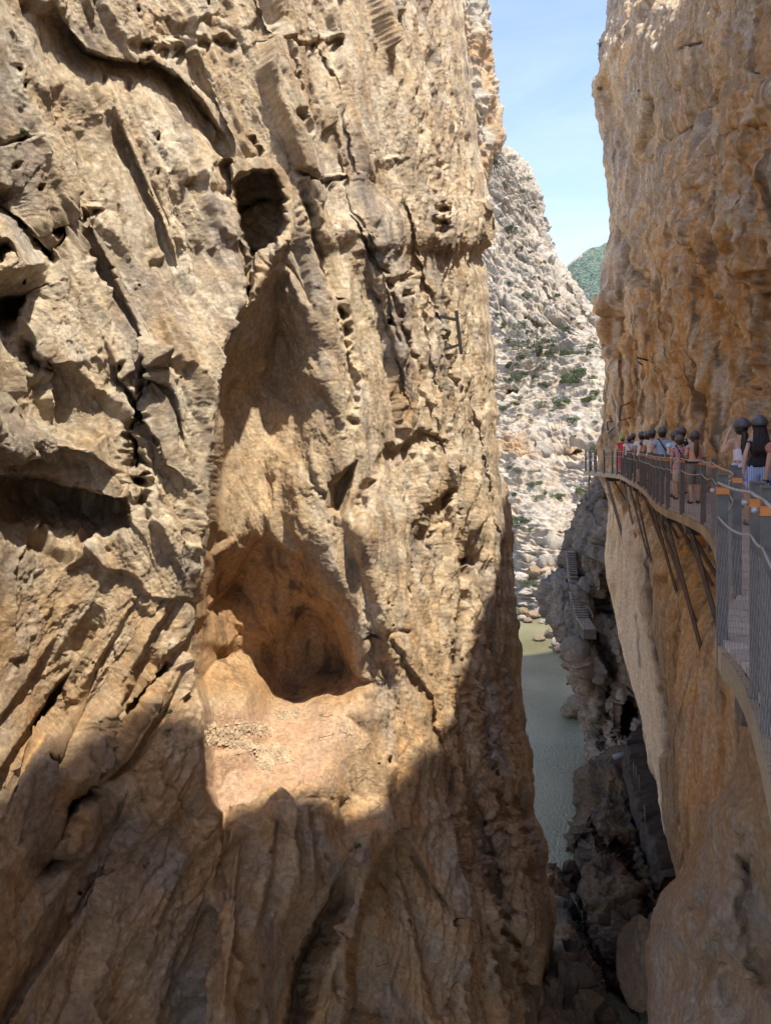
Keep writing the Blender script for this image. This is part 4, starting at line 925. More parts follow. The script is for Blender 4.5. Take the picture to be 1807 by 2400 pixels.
# ------------------------------------------------------------------ people
def cloth(name, col, var=.12, rough=.85): return plain_mat(name, col, rough, 0, 9, var, .35)
M_SKIN = [plain_mat('tanned_skin', c, .55, 0, 6, .07) for c in ((.60,.35,.23),(.50,.27,.17),(.64,.40,.29))]
M_HAIR = [plain_mat('dark_brown_hair', (.025,.014,.01), .55, 0, 40, .4, .5), plain_mat('brown_hair', (.09,.045,.025), .55, 0, 40, .4, .5)]
M_HELM = plain_mat('grey_helmet_plastic', (.095,.092,.09), .38, 0, 6, .12); M_HELMDK = plain_mat('helmet_rim', (.03,.03,.032), .6)
M_BLACK = plain_mat('black_fabric', (.02,.02,.022), .8); M_SHOE = plain_mat('dark_shoe', (.05,.05,.05), .7, 0, 30, .3); M_SHOEL = plain_mat('light_shoe', (.35,.34,.32), .7)
M_GOLD = plain_mat('gold_chain', (.75,.48,.15), .3, .9)
def pattern_mat(name, base, spots, scale=22, thr=.42):
    m, t, b = new_mat(name); N = t.nodes.new; l = t.links.new
    tc_ = N('ShaderNodeTexCoord'); v = N('ShaderNodeTexVoronoi'); v.inputs['Scale'].default_value = scale; l(tc_.outputs['Object'], v.inputs['Vector'])
    n = N('ShaderNodeTexNoise'); n.inputs['Scale'].default_value = scale*1.4; l(tc_.outputs['Object'], n.inputs['Vector'])
    ad = N('ShaderNodeMath'); ad.operation = 'MULTIPLY_ADD'; ad.inputs[1].default_value = .6; l(n.outputs['Fac'], ad.inputs[0]); l(v.outputs['Distance'], ad.inputs[2])
    r = N('ShaderNodeValToRGB'); r.color_ramp.interpolation = 'CONSTANT'; r.color_ramp.elements[0].color = (*spots[0], 1); r.color_ramp.elements[1].color = (*base, 1); r.color_ramp.elements[1].position = thr+.22
    e = r.color_ramp.elements.new(thr+.08); e.color = (*spots[-1], 1)
    l(ad.outputs[0], r.inputs[0]); l(r.outputs[0], b.inputs['Base Color']); b.inputs['Roughness'].default_value = .85
    return m
def stripe_mat(name, a, b_):
    m, t, b = new_mat(name); N = t.nodes.new; l = t.links.new
    tc_ = N('ShaderNodeTexCoord'); w_ = N('ShaderNodeTexWave'); w_.inputs['Scale'].default_value = 14; w_.inputs['Distortion'].default_value = 1.5; l(tc_.outputs['Object'], w_.inputs['Vector'])
    r = N('ShaderNodeValToRGB'); r.color_ramp.elements[0].color = (*a, 1); r.color_ramp.elements[1].color = (*b_, 1); l(w_.outputs['Fac'], r.inputs[0]); l(r.outputs[0], b.inputs['Base Color']); b.inputs['Roughness'].default_value = .85
    return m
def person(loc, height, rz, label, top, bottom, skin=0, arms=('down','down'), sleeve=.35, leg=.55, shoes=None, hair=None, helmet=True, stride=0.0, lean=0, top_low=.0, backless=False, cap=None, female=False, headturn=0, fingers=True):
    k = (height-.06)/1.72 if helmet else height/1.72
    J = {}
    def j(n, p, r): J[n] = (Vector(p), r)
    sw = .155 if female else .175; hw = .095 if female else .088
    j('pelvis', (0,0,.95), .128 if female else .122); j('waist', (0,.0,1.08), .098 if female else .118); j('chest', (0,.012,1.25), .125 if female else .14); j('collar', (0,0,1.375), .095); j('neck', (0,.0,1.465), .052)
    j('jaw', (0,.025,1.535), .062); j('skull', (0,.015,1.615), .088); j('crown', (0,.005,1.675), .062)
    a_ = headturn; j('nose', (.105*math.sin(a_), .105*math.cos(a_)+.01, 1.585), .014)
    for sg, sd_ in ((-1,'l'),(1,'r')):
        ar = arms[0] if sg < 0 else arms[1]
        j('sh'+sd_, (sg*sw,0,1.385), .052)
        if ar == 'down': e, w_, h = (sg*(sw+.055),-.02,1.13), (sg*(sw+.065),.05,.90), (sg*(sw+.06),.075,.83)
        elif ar == 'hip': e, w_, h = (sg*(sw+.13),-.09,1.14), (sg*(sw+.03),.06,1.01), (sg*(sw-.03),.10,.98)
        elif ar == 'front': e, w_, h = (sg*(sw+.05),.03,1.13), (sg*(sw-.01),.24,1.12), (sg*(sw-.05),.31,1.14)
        elif ar == 'face': e, w_, h = (sg*(sw+.12),.09,1.18), (sg*(sw+.015),.20,1.43), (sg*(sw-.02),.19,1.53)
        elif ar == 'back': e, w_, h = (sg*(sw+.13),-.13,1.17), (sg*(sw-.02),-.20,1.02), (sg*(sw-.09),-.20,1.0)
        j('el'+sd_, e, .038 if female else .042); j('wr'+sd_, w_, .026); j('hand'+sd_, h, .03)
        if fingers:
            H = Vector(h); dirv = (H-Vector(w_)).normalized(); side = Vector((0,1,0)).cross(dirv) if abs(dirv.y) < .8 else Vector((0,0,1)); side = Vector((0,1,0)) if abs(dirv.z) > .7 else Vector((0,0,1))
            side = (side-dirv*side.dot(dirv)).normalized(); curl = Vector((-sg,0,0))
            for q, ln in zip((-1.5,-.5,.5,1.5), (.07,.08,.075,.06)):
                b0 = H+dirv*.03+side*q*.017; j(f'f{sd_}{q}a', b0, .0095); j(f'f{sd_}{q}b', b0+dirv*ln*.55+curl*.006, .009); j(f'f{sd_}{q}c', b0+dirv*ln*.9+curl*.03, .008)
            j(f'th{sd_}a', H+side*.035-dirv*.005, .011); j(f'th{sd_}b', H+side*.055+dirv*.035+curl*.02, .009)
        st = stride*sg
        j('hip'+sd_, (sg*hw,0,.88), .098 if female else .092); j('kn'+sd_, (sg*(hw+.005),st*.45+.02,.49), .056); j('calf'+sd_, (sg*(hw+.005),st*.55-.02,.33), .052); j('an'+sd_, (sg*(hw+.005),st*.8-.03,.085), .036); j('heel'+sd_, (sg*(hw+.005),st*.8-.055,.038), .032); j('toe'+sd_, (sg*(hw+.03),st*.8+.14,.03), .032)
    B = [('pelvis','waist'),('waist','chest'),('chest','collar'),('collar','neck'),('neck','jaw'),('jaw','skull'),('skull','crown'),('skull','nose')]
    for d in 'lr':
        B += [('collar','sh'+d),('sh'+d,'el'+d),('el'+d,'wr'+d),('wr'+d,'hand'+d),('pelvis','hip'+d),('hip'+d,'kn'+d),('kn'+d,'calf'+d),('calf'+d,'an'+d),('an'+d,'heel'+d),('an'+d,'toe'+d)]
        if fingers:
            for q in (-1.5,-.5,.5,1.5): B += [('hand'+d, f'f{d}{q}a'), (f'f{d}{q}a', f'f{d}{q}b'), (f'f{d}{q}b', f'f{d}{q}c')]
            B += [('hand'+d, f'th{d}a'), (f'th{d}a', f'th{d}b')]
    names = list(J); idx = {n: i for i, n in enumerate(names)}
    me = bpy.data.meshes.new('person_skeleton'); me.from_pydata([tuple(J[n][0]) for n in names], [(idx[a], idx[b]) for a, b in B], []); me.update()
    tmp = bpy.data.objects.new('tmp', me); C.objects.link(tmp)
    sk = tmp.modifiers.new('skin', 'SKIN'); sk.use_smooth_shade = True; sk.branch_smoothing = .35
    lay = me.skin_vertices[0].data if me.skin_vertices else None
    if lay is None:
        bm = bmesh.new(); bm.from_mesh(me); bm.verts.layers.skin.verify(); bm.to_mesh(me); bm.free(); lay = me.skin_vertices[0].data
    for n in names: r = J[n][1]; lay[idx[n]].radius = (r, r); lay[idx[n]].use_root = (n == 'pelvis')
    ssf = tmp.modifiers.new('sub', 'SUBSURF'); ssf.levels = 2; ssf.render_levels = 2
    dg = bpy.context.evaluated_depsgraph_get(); ev = tmp.evaluated_get(dg); body = bpy.data.meshes.new_from_object(ev); bpy.data.objects.remove(tmp)
    n = len(body.vertices); co = np.empty(n*3, np.float32); body.vertices.foreach_get('co', co); co = co.reshape(-1, 3)
    bl = [(a, b) for a, b in B if a[0] != 'f' and b[0] != 'f' and not b.startswith('th')]
    Dm = np.stack([(lambda p0, dd: np.linalg.norm(co-p0-np.clip(((co-p0)@dd)/(dd@dd), 0, 1)[:, None]*dd, axis=1)-.5*(J[a][1]+J[b][1]))(np.array(J[a][0]), np.array(J[b][0]-J[a][0])) for a, b in bl], 1)
    near = Dm.argmin(1); nm = np.array([f'{a}>{b}' for a, b in bl])[near]
    tpar = np.zeros(n)
    for i, (a, b) in enumerate(bl):
        m_ = near == i; dd = np.array(J[b][0]-J[a][0]); tpar[m_] = ((co[m_]-np.array(J[a][0]))@dd)/(dd@dd)
    # flatten the torso front to back, widen pelvis and shoulders a little
    tors = np.isin(nm, ['pelvis>waist','waist>chest','chest>collar','collar>shl','collar>shr','pelvis>hipl','pelvis>hipr'])
    tw = np.exp(-np.maximum(0, np.abs(co[:, 0])-.2)*20)*ss(.80, .92, co[:, 2])*(1-ss(1.40, 1.46, co[:, 2]))*tors
    co[:, 1] *= 1-.24*tw; co[:, 0] *= 1+.14*tw
    body.vertices.foreach_set('co', co.ravel()); body.update()
    rot = Matrix.Rotation(rz, 4, 'Z')
    root = link_mesh('person', body, M_SKIN[skin]); root.location = loc; root.scale = (k, k, k); root.rotation_euler = (lean, 0, rz); tag(root, label, 'person')
    for p in body.polygons: p.use_smooth = True
    nr = np.empty(n*3, np.float32); body.vertices.foreach_get('normal', nr); nr = nr.reshape(-1, 3)
    def garment(name, sel, off, mat, lab=None, flare=None):
        faces = [tuple(p.vertices) for p in body.polygons if all(sel[v] for v in p.vertices)]
        if not faces: return
        used = sorted({v for f in faces for v in f}); mp2 = {v: i for i, v in enumerate(used)}
        q = co[used]+nr[used]*off
        if flare is not None: q = flare(q)
        # small creases
        q = q+nr[used]*(.006*pn(q[:, 0]*14, q[:, 1]*14, q[:, 2]*9, 3))[:, None]
        me2 = bpy.data.meshes.new(name); me2.from_pydata([tuple(v) for v in q], [], [tuple(mp2[v] for v in f) for f in faces]); me2.update()
        for p in me2.polygons: p.use_smooth = True
        o = link_mesh(name, me2, mat, root)
        so_ = o.modifiers.new('thick', 'SOLIDIFY'); so_.thickness = .006; so_.offset = 1
        return o
    z = co[:, 2]; isarm = np.array([('sh' in q.split('>')[0]) for q in nm]); fore = np.array([q.split('>')[0][:2] in ('el','wr') for q in nm])
    torso_ok = np.isin(nm, ['waist>chest','chest>collar','collar>shl','collar>shr','pelvis>waist','pelvis>hipl','pelvis>hipr','collar>neck'])
    hem = .93-top_low
    topz = 1.43 if not backless else (1.27 if backless is True else backless)
    t_sel = ((torso_ok & (z < topz)) | (isarm & (tpar < sleeve) & (sleeve > 0)) | (np.array([q.startswith('hip') for q in nm]) & (top_low > 0) )) & (z > hem)
    if top_low > .15: t_sel |= (np.array([q.startswith(('hip','kn')) for q in nm]) & (z > hem))
    garment('top', t_sel, .017, top)
    lowb = np.array([q.startswith(('hip','kn','calf')) for q in nm]); end = .88-leg*.80
    b_sel = ((np.isin(nm, ['pelvis>waist','pelvis>hipl','pelvis>hipr']) | lowb) & (z > end) & (z < 1.04))
    def fl(q):
        w_ = ss(.80, end, q[:, 2]) if end < .8 else 0*q[:, 2]
        cx = np.where(q[:, 0] > 0, hw, -hw); q[:, 0] = q[:, 0]+(q[:, 0]-cx)*.18*w_; q[:, 1] = q[:, 1]*(1+.15*w_); return q
    if bottom is not None: garment('shorts' if leg < .75 else 'trousers', b_sel, .014, bottom, flare=fl)
    s_sel = np.array([q.startswith('an') for q in nm]) & (z < .095)
    for sg in (-1, 1): garment('shoe', s_sel & (co[:, 0]*sg > 0), .010, shoes or M_SHOE)
    # hair
    if hair is not None:
        hm, style = hair; m = MB()
        m.tube([(0,-.005,1.50),(0,-.012,1.57),(0,-.008,1.64),(0,0,1.70)], [.072,.092,.099,.07], 14)
        r3 = random.Random(int(loc[0]*100))
        if style == 'ponytail':
            m.tube([(0,-.09,1.56),(.005,-.13,1.50),(0,-.125,1.40),(-.01,-.12,1.28),(0,-.12,1.17),(.01,-.115,1.10)], [.03,.05,.055,.05,.034,.008], 9)
            for _ in range(14):
                x = r3.uniform(-.05, .05); m.tube([(x*.4,-.10,1.54),(x,-.14,1.42),(x*1.2+r3.uniform(-.02,.02),-.13,1.26),(x*1.3,-.125,1.12+r3.uniform(0,.1))], [.008,.012,.01,.003], 5)
        elif style == 'long':
            for _ in range(34):
                x = r3.uniform(-.085, .085); y = -math.sqrt(max(0, .0095-x*x))
                m.tube([(x*.9, y-.005, 1.60),(x, y-.01, 1.50),(x*1.25, -.105, 1.38),(x*1.3+r3.uniform(-.02,.02), -.12, 1.24),(x*1.3+r3.uniform(-.03,.03), -.118, 1.10+r3.uniform(0,.08))], [.018,.024,.022,.018,.004], 5)
        m.build('hair', hm, root, smooth=True)
    if helmet:
        m = MB(); seg = 28; rings = 9; v0 = len(m.v)
        ca, sa_ = math.cos(a_), math.sin(a_)
        for i in range(rings):
            ph_ = i/(rings-1)*math.pi*.56
            for q in range(seg):
                t = 2*math.pi*q/seg; x, y, zz = .116*math.sin(ph_)*math.cos(t), .140*math.sin(ph_)*math.sin(t), .136*math.cos(ph_)
                rid = 1+.035*max(0, math.cos(5*t))**3*math.sin(ph_)*(ph_ < 1.4)
                x *= rid; y *= rid
                m.v.append(Vector((x*ca+y*sa_, -x*sa_+y*ca+.004, 1.640+zz)))
        for i in range(rings-1):
            for q in range(seg): a, b = v0+i*seg+q, v0+i*seg+(q+1) % seg; m.f.append([a, b, b+seg, a+seg])
        h = m.build('helmet', cap or M_HELM, root, smooth=True); so_ = h.modifiers.new('thick', 'SOLIDIFY'); so_.thickness = .008
        rb = MB(); pts = [Vector(((.121*math.cos(t))*ca+(.146*math.sin(t))*sa_, -(.121*math.cos(t))*sa_+.146*math.sin(t)*ca+.004, 1.646)) for t in np.linspace(0, 2*math.pi, 29)]
        rb.tube(pts, .008, 6); rb.build('rim', cap or M_HELM, h, smooth=True)
        # adjuster band behind the head and chin straps
        bd = MB(); pts = [Vector((.092*math.cos(t), .10*math.sin(t)+.0, 1.585-.02*abs(math.sin(t)))) for t in np.linspace(math.pi*1.08, math.pi*1.92, 9)]; bd.tube(pts, .011, 5); bd.build('headband', M_HELMDK if not cap else cap, h, smooth=True)
        cs = MB()
        cs.tube([(.10,.02,1.645),(.092,.03,1.57),(.05,.055,1.505),(0,.07,1.49),(-.05,.055,1.505),(-.092,.03,1.57),(-.10,.02,1.645)], .006, 4)
        cs.build('chin_strap', M_HELMDK, h)
    root['_k'] = k
    return root
def on_body(root, pts):
    Mx = Matrix.Translation(root.location) @ root.rotation_euler.to_matrix().to_4x4() @ Matrix.Diagonal((*root.scale, 1)); return [Mx @ Vector(p) for p in pts]
def strap_bag(root, mat, label, name='shoulder_bag', side=1, bag=None, chain=None, wd=.018, cat='bag'):
    m = MB(); s = side
    pts = on_body(root, [(-s*.135,.07,1.40),(-s*.10,-.02,1.458),(-s*.07,-.105,1.38),(0,-.128,1.24),(s*.10,-.125,1.10),(s*.165,-.07,1.00),(s*.17,.03,1.0)])
    o0 = pts[4]; m.tube(pts, wd, 4); o = m.build(name, chain or mat, smooth=True, origin=o0); o.location = o0; tag(o, label, cat)
    if bag:
        bm_ = MB(); c, size = bag; q = on_body(root, [c])[0]; R_ = root.rotation_euler.to_matrix(); ax = [R_ @ Vector(v) for v in ((1,0,0),(0,1,0),(0,0,1))]
        bm_.box(q, size, ax, top=.8); bb = bm_.build('pouch', mat, o, origin=o0, bevel=.03)
    return o
def backpack(root, mat, label, w_=.28, h=.42, d=.15):
    q = on_body(root, [(0,-.12-d/2,1.22)])[0]; R_ = root.rotation_euler.to_matrix(); k = root['_k']; ax = [R_ @ Vector(v) for v in ((1,0,0),(0,1,0),(0,0,1))]
    m = MB(); m.box((0,0,0), (w_*k, d*k, h*k), None, top=.8); o = m.build('backpack', mat, bevel=.05); o.location = q; o.rotation_euler = root.rotation_euler; tag(o, label, 'backpack')
    p2 = MB(); p2.box((0,-(d/2+.025)*k,-.07*k), (w_*.7*k, .05*k, h*.42*k), None, top=.9); p2.build('pocket', mat, o, bevel=.02)
    s2 = MB()
    for sg in (-1, 1): s2.tube([(sg*.09*k,.06*k,.18*k),(sg*.10*k,.14*k,.235*k),(sg*.105*k,.24*k,.19*k),(sg*.12*k,.26*k,.0),(sg*.13*k,.10*k,-.14*k)], .018, 4)
    s2.build('strap', M_BLACK, o)
    return o
def at_px(px, d): return ((px-CX)/F*d, d, DZ)
c_white = cloth('white_cotton', (.80,.78,.75)); c_tank = cloth('white_ribbed_tank', (.76,.67,.65), .06); c_blue = cloth('pale_blue_shirt', (.40,.47,.56)); c_beige = cloth('cream_t_shirt', (.74,.64,.53)); c_mint = cloth('mint_t_shirt', (.55,.76,.76))
c_khaki = cloth('khaki_shorts', (.21,.165,.12)); c_grey = cloth('grey_brown_shorts', (.13,.11,.10)); c_sand = cloth('sand_shorts', (.58,.44,.31)); c_peach = cloth('peach_top', (.72,.33,.19)); c_red = cloth('red_fabric', (.60,.03,.035)); c_royal = cloth('royal_blue_t_shirt', (.02,.10,.40)); c_black = cloth('black_cloth', (.02,.018,.02)); c_jean = cloth('dark_trousers', (.05,.055,.07))
m_flor = pattern_mat('floral_shorts_print', (.60,.55,.58), ((.03,.02,.06),(.16,.07,.10)), 26, .30); m_pink = pattern_mat('red_and_white_flower_print', (.60,.40,.38), ((.42,.04,.07),(.50,.06,.09)), 34, .50); m_stripe = stripe_mat('blue_striped_cloth', (.14,.22,.45), (.55,.60,.70))
c_lime = cloth('lime_cap', (.30,.42,.03)); c_purple = plain_mat('purple_leather', (.10,.06,.17), .4)
pA = person(at_px(1737, 12.55), 1.90, -.10, 'person in a white ribbed tank top and floral shorts and dark ponytail, hand at face', c_tank, m_flor, 0, ('face','down'), 0, .30, M_SHOEL, (M_HAIR[0],'ponytail'), female=True, backless=1.27, stride=.06, headturn=-.35, top_low=-.09)
strap_bag(pA, c_purple, 'purple bag on a gold chain worn by the near person in floral shorts', 'handbag', 1, ((.20,-.09,1.09),(.13,.10,.22)), M_GOLD, .009, 'handbag')
pB = person(at_px(1779, 12.35), 1.93, -.25, 'person in a black top and blue striped shorts with long loose hair', c_black, m_stripe, 2, ('down','down'), 0, .36, M_SHOEL, (M_HAIR[0],'long'), female=True, backless=1.38, stride=-.08)
pC = person(at_px(1838, 9.7), 1.80, -.15, 'person in a pink top at the right edge wearing a black wristband', cloth('pink_top', (.48,.17,.12)), c_jean, 1, ('down','down'), .45, .9, M_SHOEL, None, female=True)
wb = MB(); wp = on_body(pC, [(-.222,.04,.925),(-.22,.045,.885)]); wb.tube(wp, .042, 12); w2 = wb.build('wristband', M_BLACK, pC, smooth=True); w2.matrix_parent_inverse = (Matrix.Translation(pC.location) @ pC.rotation_euler.to_matrix().to_4x4() @ Matrix.Diagonal((*pC.scale, 1))).inverted()
pD = person(at_px(1627, 17.2), 1.78, -.12, 'person in a peach halter top and khaki shorts with a black waist belt', c_peach, c_khaki, 0, ('front','front'), 0, .52, M_SHOE, (M_HAIR[1],'ponytail'), female=True, backless=1.30, stride=.10, headturn=.4)
bb = MB(); kk = pD['_k']; bb.tube([Vector((.158*math.cos(t), .122*math.sin(t), 1.0)) for t in np.linspace(0, 2*math.pi, 25)], .028, 6); bb.build('belt', M_BLACK, pD, smooth=True)
pE = person(at_px(1592, 18.6), 1.70, -.1, 'person in a red flowered long shirt and sand shorts with a black shoulder strap', m_pink, c_sand, 1, ('down','down'), .35, .50, M_SHOE, (M_HAIR[1],'short'), top_low=.12, female=True, stride=.10)
strap_bag(pE, M_BLACK, 'black shoulder strap across the red flowered shirt', 'shoulder_strap', 1, cat='strap')
pF = person(at_px(1581, 19.4), 1.83, .25, 'person in a mint t-shirt with a black strap, one hand on the hip', c_mint, c_grey, 2, ('back','down'), .42, .55, M_SHOE, (M_HAIR[1],'short'), stride=.12)
strap_bag(pF, M_BLACK, 'wide black bag strap on the person in the mint t-shirt', 'shoulder_bag', -1, ((.0,-.17,1.33),(.26,.09,.13)), None, .03)
pG = person(at_px(1597, 20.6), 1.95, -.1, 'tall person in a white t-shirt behind the red flowered shirt', c_white, c_grey, 1, ('down','down'), .4, .55, M_SHOE, (M_HAIR[0],'short'))
backpack(pG, c_black, 'black backpack on the tall person in white', .27, .36, .13)
pH = person(at_px(1551, 20.3), 1.95, -.05, 'person in a pale blue shirt with a broad black strap across the back', c_blue, c_grey, 1, ('hip','down'), .42, .50, M_SHOEL, (M_HAIR[0],'short'), stride=.06)
strap_bag(pH, M_BLACK, 'broad black strap over the pale blue shirt', 'shoulder_strap', 1, None, None, .026, 'strap')
pI = person(at_px(1527, 23.0), 1.96, -.1, 'person in a cream t-shirt with a round printed logo on the back', c_beige, c_grey, 1, ('front','down'), .42, .5, M_SHOE, (M_HAIR[0],'short'), stride=.08)
# printed mark on the cream shirt: a V in a ring over four letters
tx = MB(); tx.tube([Vector((.055+.035*math.cos(t), -.137, 1.315+.035*math.sin(t))) for t in np.linspace(0, 2*math.pi, 21)], .003, 4)
tx.tube([(.035,-.137,1.335),(.055,-.137,1.295),(.075,-.137,1.335)], .004, 4); tx.build('shirt_logo', c_black, pI)
fc = bpy.data.curves.new('lettering', 'FONT'); fc.body = 'VANK'; fc.size = .085; fc.extrude = .002; fc.align_x = 'CENTER'
ft = bpy.data.objects.new('t', fc); C.objects.link(ft); fm = bpy.data.meshes.new_from_object(ft.evaluated_get(bpy.context.evaluated_depsgraph_get())); bpy.data.objects.remove(ft); fo = link_mesh('shirt_lettering', fm, c_black, pI); fo.location = (.02,-.139,1.20); fo.rotation_euler = (math.radians(90),0,0)
pJ = person(at_px(1517, 25.6), 1.93, -.1, 'person in dark clothes half hidden between the white and the cream t-shirts', c_jean, c_jean, 1, ('down','down'), .4, .6, M_SHOE, (M_HAIR[0],'short'), fingers=False)
pK = person(at_px(1503, 26.4), 1.94, -.15, 'person in a plain white t-shirt and grey shorts in the middle of the line', c_white, c_grey, 1, ('down','down'), .42, .48, M_SHOE, (M_HAIR[0],'short'), stride=.12, fingers=False)
pL = person(at_px(1482, 32.6), 1.98, -.1, 'person in a royal blue t-shirt near the far end of the line', c_royal, c_jean, 1, ('down','down'), .42, .5, M_SHOE, (M_HAIR[0],'short'), fingers=False)
pM = person(at_px(1473.5, 31.8), 1.86, 0, 'person in a white t-shirt with a thin strap near the far end of the line', c_white, c_jean, 1, ('down','down'), .42, .9, M_SHOE, (M_HAIR[0],'short'), fingers=False)
strap_bag(pM, M_BLACK, 'thin dark strap over the far white t-shirt', 'shoulder_strap', 1, None, None, .012, 'strap')
pN = person(at_px(1458, 35.6), 1.93, -.1, 'person in red with a lime cap at the head of the line', c_red, c_red, 1, ('down','down'), .42, .9, M_SHOE, (M_HAIR[0],'short'), cap=c_lime, fingers=False)
backpack(pN, c_red, 'red backpack on the person with the lime cap', .30, .46, .16)
pO = person(at_px(1512, 27.6), 1.97, -.1, 'person whose grey helmet shows behind the white t-shirt', c_grey, c_jean, 0, ('down','down'), .42, .6, M_SHOE, (M_HAIR[0],'short'), fingers=False)
# dark shoe of a hiker showing past the net at the lower right
# ------------------------------------------------------------------ old stair on the spur
def stair():
    root = empty('stone_stair', PT(1345,1400,50), 'worn stone stair with a thin iron rail climbing the grey spur', 'stairs'); org = Vector(root.location)
    m = MB(); td = MB(); n = 34; xs = interp([(0,1381),(.25,1366),(.5,1353),(.62,1347),(.75,1343),(1,1339)]); ys = interp([(0,1474),(.25,1450),(.5,1400),(.62,1378),(.72,1345),(.8,1330),(1,1295)])
    r4 = random.Random(2)
    for i in range(n):
        q = i/(n-1); px, py = float(xs(q)), float(ys(q)); Y = 48.8+4.2*q; wd = .82 if q < .55 else .55
        c = PT(px, py, Y); td.box(c+Vector((0, .27, .02)), (wd*1.06, .70, .055)); m.box(c+Vector((r4.uniform(-.02,.02), .3, -.35)), (wd*(1+r4.uniform(-.06,.06)), .62, .70))
    m.build('step', plain_mat('worn_stone', (.09,.07,.05), .9, 0, 3, .3, .5), root, origin=org)
    td.build('tread', plain_mat('sky_lit_worn_stone', (.24,.20,.155), .9, 0, 3, .25, .4), root, origin=org)  # treads paler than risers: sky light on top put into the colour
    rl = MB(); pts = []
    for i in range(0, 12):
        q = i/11; p = PT(float(xs(q))-12, float(ys(q))-3, 46.9+4.2*q); rl.bar(p, p+Vector((0,0,.85)), .03); pts.append(p+Vector((0,0,.85)))
    rl.tube(pts, .02, 5); rl.tube([p-Vector((0,0,.4)) for p in pts], .015, 5); rl.build('handrail', M_DARKSTEEL, root, origin=org)
stair()
# retaining wall of the old path, low in the gorge, with rusted bars, and a pipe
def old_path():
    root = empty('retaining_wall', PT(1480,1700,41), 'grey concrete retaining wall of the abandoned lower path, under the smooth tan cliff', 'wall'); org = Vector(root.location)
    pl = [(1500,1690,45.0),(1480,1720,43.5),(1470,1770,41.5),(1478,1830,39.5),(1500,1900,37.6),(1530,1980,35.6),(1552,2060,34)]
    top = [PT(*p) for p in pl]; v = []; f = []; sub = 8
    P_ = []
    for a, b in zip(top[:-1], top[1:]):
        for k in range(sub): P_.append(a.lerp(b, k/sub))
    P_.append(top[-1]); r5 = random.Random(4)
    for i, p in enumerate(P_):
        for dz, dx in ((-.1,1.9),(0,0),(-.5,-.1),(-2.2,.1),(-5,.4)):
            v.append(p+Vector((dx+r5.uniform(-.22,.22), (.6 if dx > 1 else 0), dz+r5.uniform(-.25,.15))))
    for i in range(len(P_)-1):
        for k in range(4): a = i*5+k; f.append([a, a+5, a+6, a+1])
    me = bpy.data.meshes.new('wall_body'); me.from_pydata([tuple(q-org) for q in v], [], f); a = me.color_attributes.new('Col', 'FLOAT_COLOR', 'POINT'); a.data.foreach_set('color', np.tile(np.array([.075,.055,.038,1], np.float32), len(v))); o = link_mesh('wall_body', me, M_MID, root)
    for p in me.polygons: p.use_smooth = True
    for k, (px, py, Y, h) in enumerate(((1458,1760,42.0,4.2),(1484,1800,40.2,5.5),(1490,1810,39.8,6.0),(1497,1830,39.3,5.5),(1510,1900,37.3,5),(1462,1770,41.6,3))):
        m = MB(); a = PT(px, py, Y-.15); m.bar(a+Vector((0,0,.3)), a+Vector((.25,0,-h)), .07); m.build('bar', M_DARKSTEEL, root, origin=org)
    m = MB(); m.cyl(PT(1437,1776,41), PT(1463,1768,41), .16, 12); o = m.build('drain_pipe', plain_mat('pale_pipe', (.12,.125,.11), .7), smooth=True); tag(o, 'short pale pipe lying on the ledge beside the old retaining wall', 'pipe')
old_path()

# ------------------------------------------------------------------ boulders by the river and in the gorge
M_BOULD = rock_mat('river_boulder_stone', 2.0, .6)
def boulder(seed, col):
    bm = bmesh.new(); bmesh.ops.create_icosphere(bm, subdivisions=6, radius=1); v = np.array([x.co[:] for x in bm.verts]); p = (v[:, 0]+seed*7, v[:, 1], v[:, 2])
    rs = np.random.RandomState(seed)
    for _ in range(7):                      # facets
        d = rs.normal(size=3); d /= np.linalg.norm(d); h = rs.uniform(.62, .9); dd = v@d; v = v-np.where(dd > h, (dd-h)*.85, 0)[:, None]*d
    r = 1+.16*fbm(p, 1.1, 3, .5, seed)+.05*fbm(p, .3, 3, .6, seed+5); v = v*r[:, None]; v = v*(1+.06*facets((v[:, 0]+seed, v[:, 1], v[:, 2]), .5, seed, 1.2)[0]+.02*fbm((v[:, 0], v[:, 1], v[:, 2]), .12, 2, .6, 3))[:, None]
    for x, c in zip(bm.verts, v): x.co = c
    me = bpy.data.meshes.new('boulder'); bm.to_mesh(me); bm.free()
    for q in me.polygons: q.use_smooth = True
    a = me.color_attributes.new('Col', 'FLOAT_COLOR', 'POINT'); c4 = np.ones((len(v), 4), np.float32); c4[:, :3] = np.array(col)*(1+.3*fbm(p, .6, 3, .6, seed+9))[:, None]; a.data.foreach_set('color', c4.ravel()); me.materials.append(M_BOULD)
    return me
BM = [boulder(s, c) for s, c in ((1,(.36,.32,.26)),(2,(.30,.26,.21)),(3,(.22,.16,.10)),(4,(.19,.145,.10)))]
def put_boulder(px, py, Y, w_, h, label, me=None, group=None, sink=.3):
    o = bpy.data.objects.new('boulder', me or rnd.choice(BM)); C.objects.link(o); s = Y/F/2
    p = PT(px, py, Y); o.location = p; o.scale = (w_*s, (w_+h)/2*s, h*s); o.rotation_euler = (rnd.uniform(-.3,.3), rnd.uniform(-.3,.3), rnd.uniform(0, 6)); o.rotation_euler = (0, rnd.uniform(-.2,.2), rnd.choice([0, math.pi])+rnd.uniform(-.3,.3))
    return tag(o, label, 'boulder', group)
G_B = 'boulders on the river bank'
def wy(py): return 25*F/(py-HZ)          # distance at which the water is seen at that row
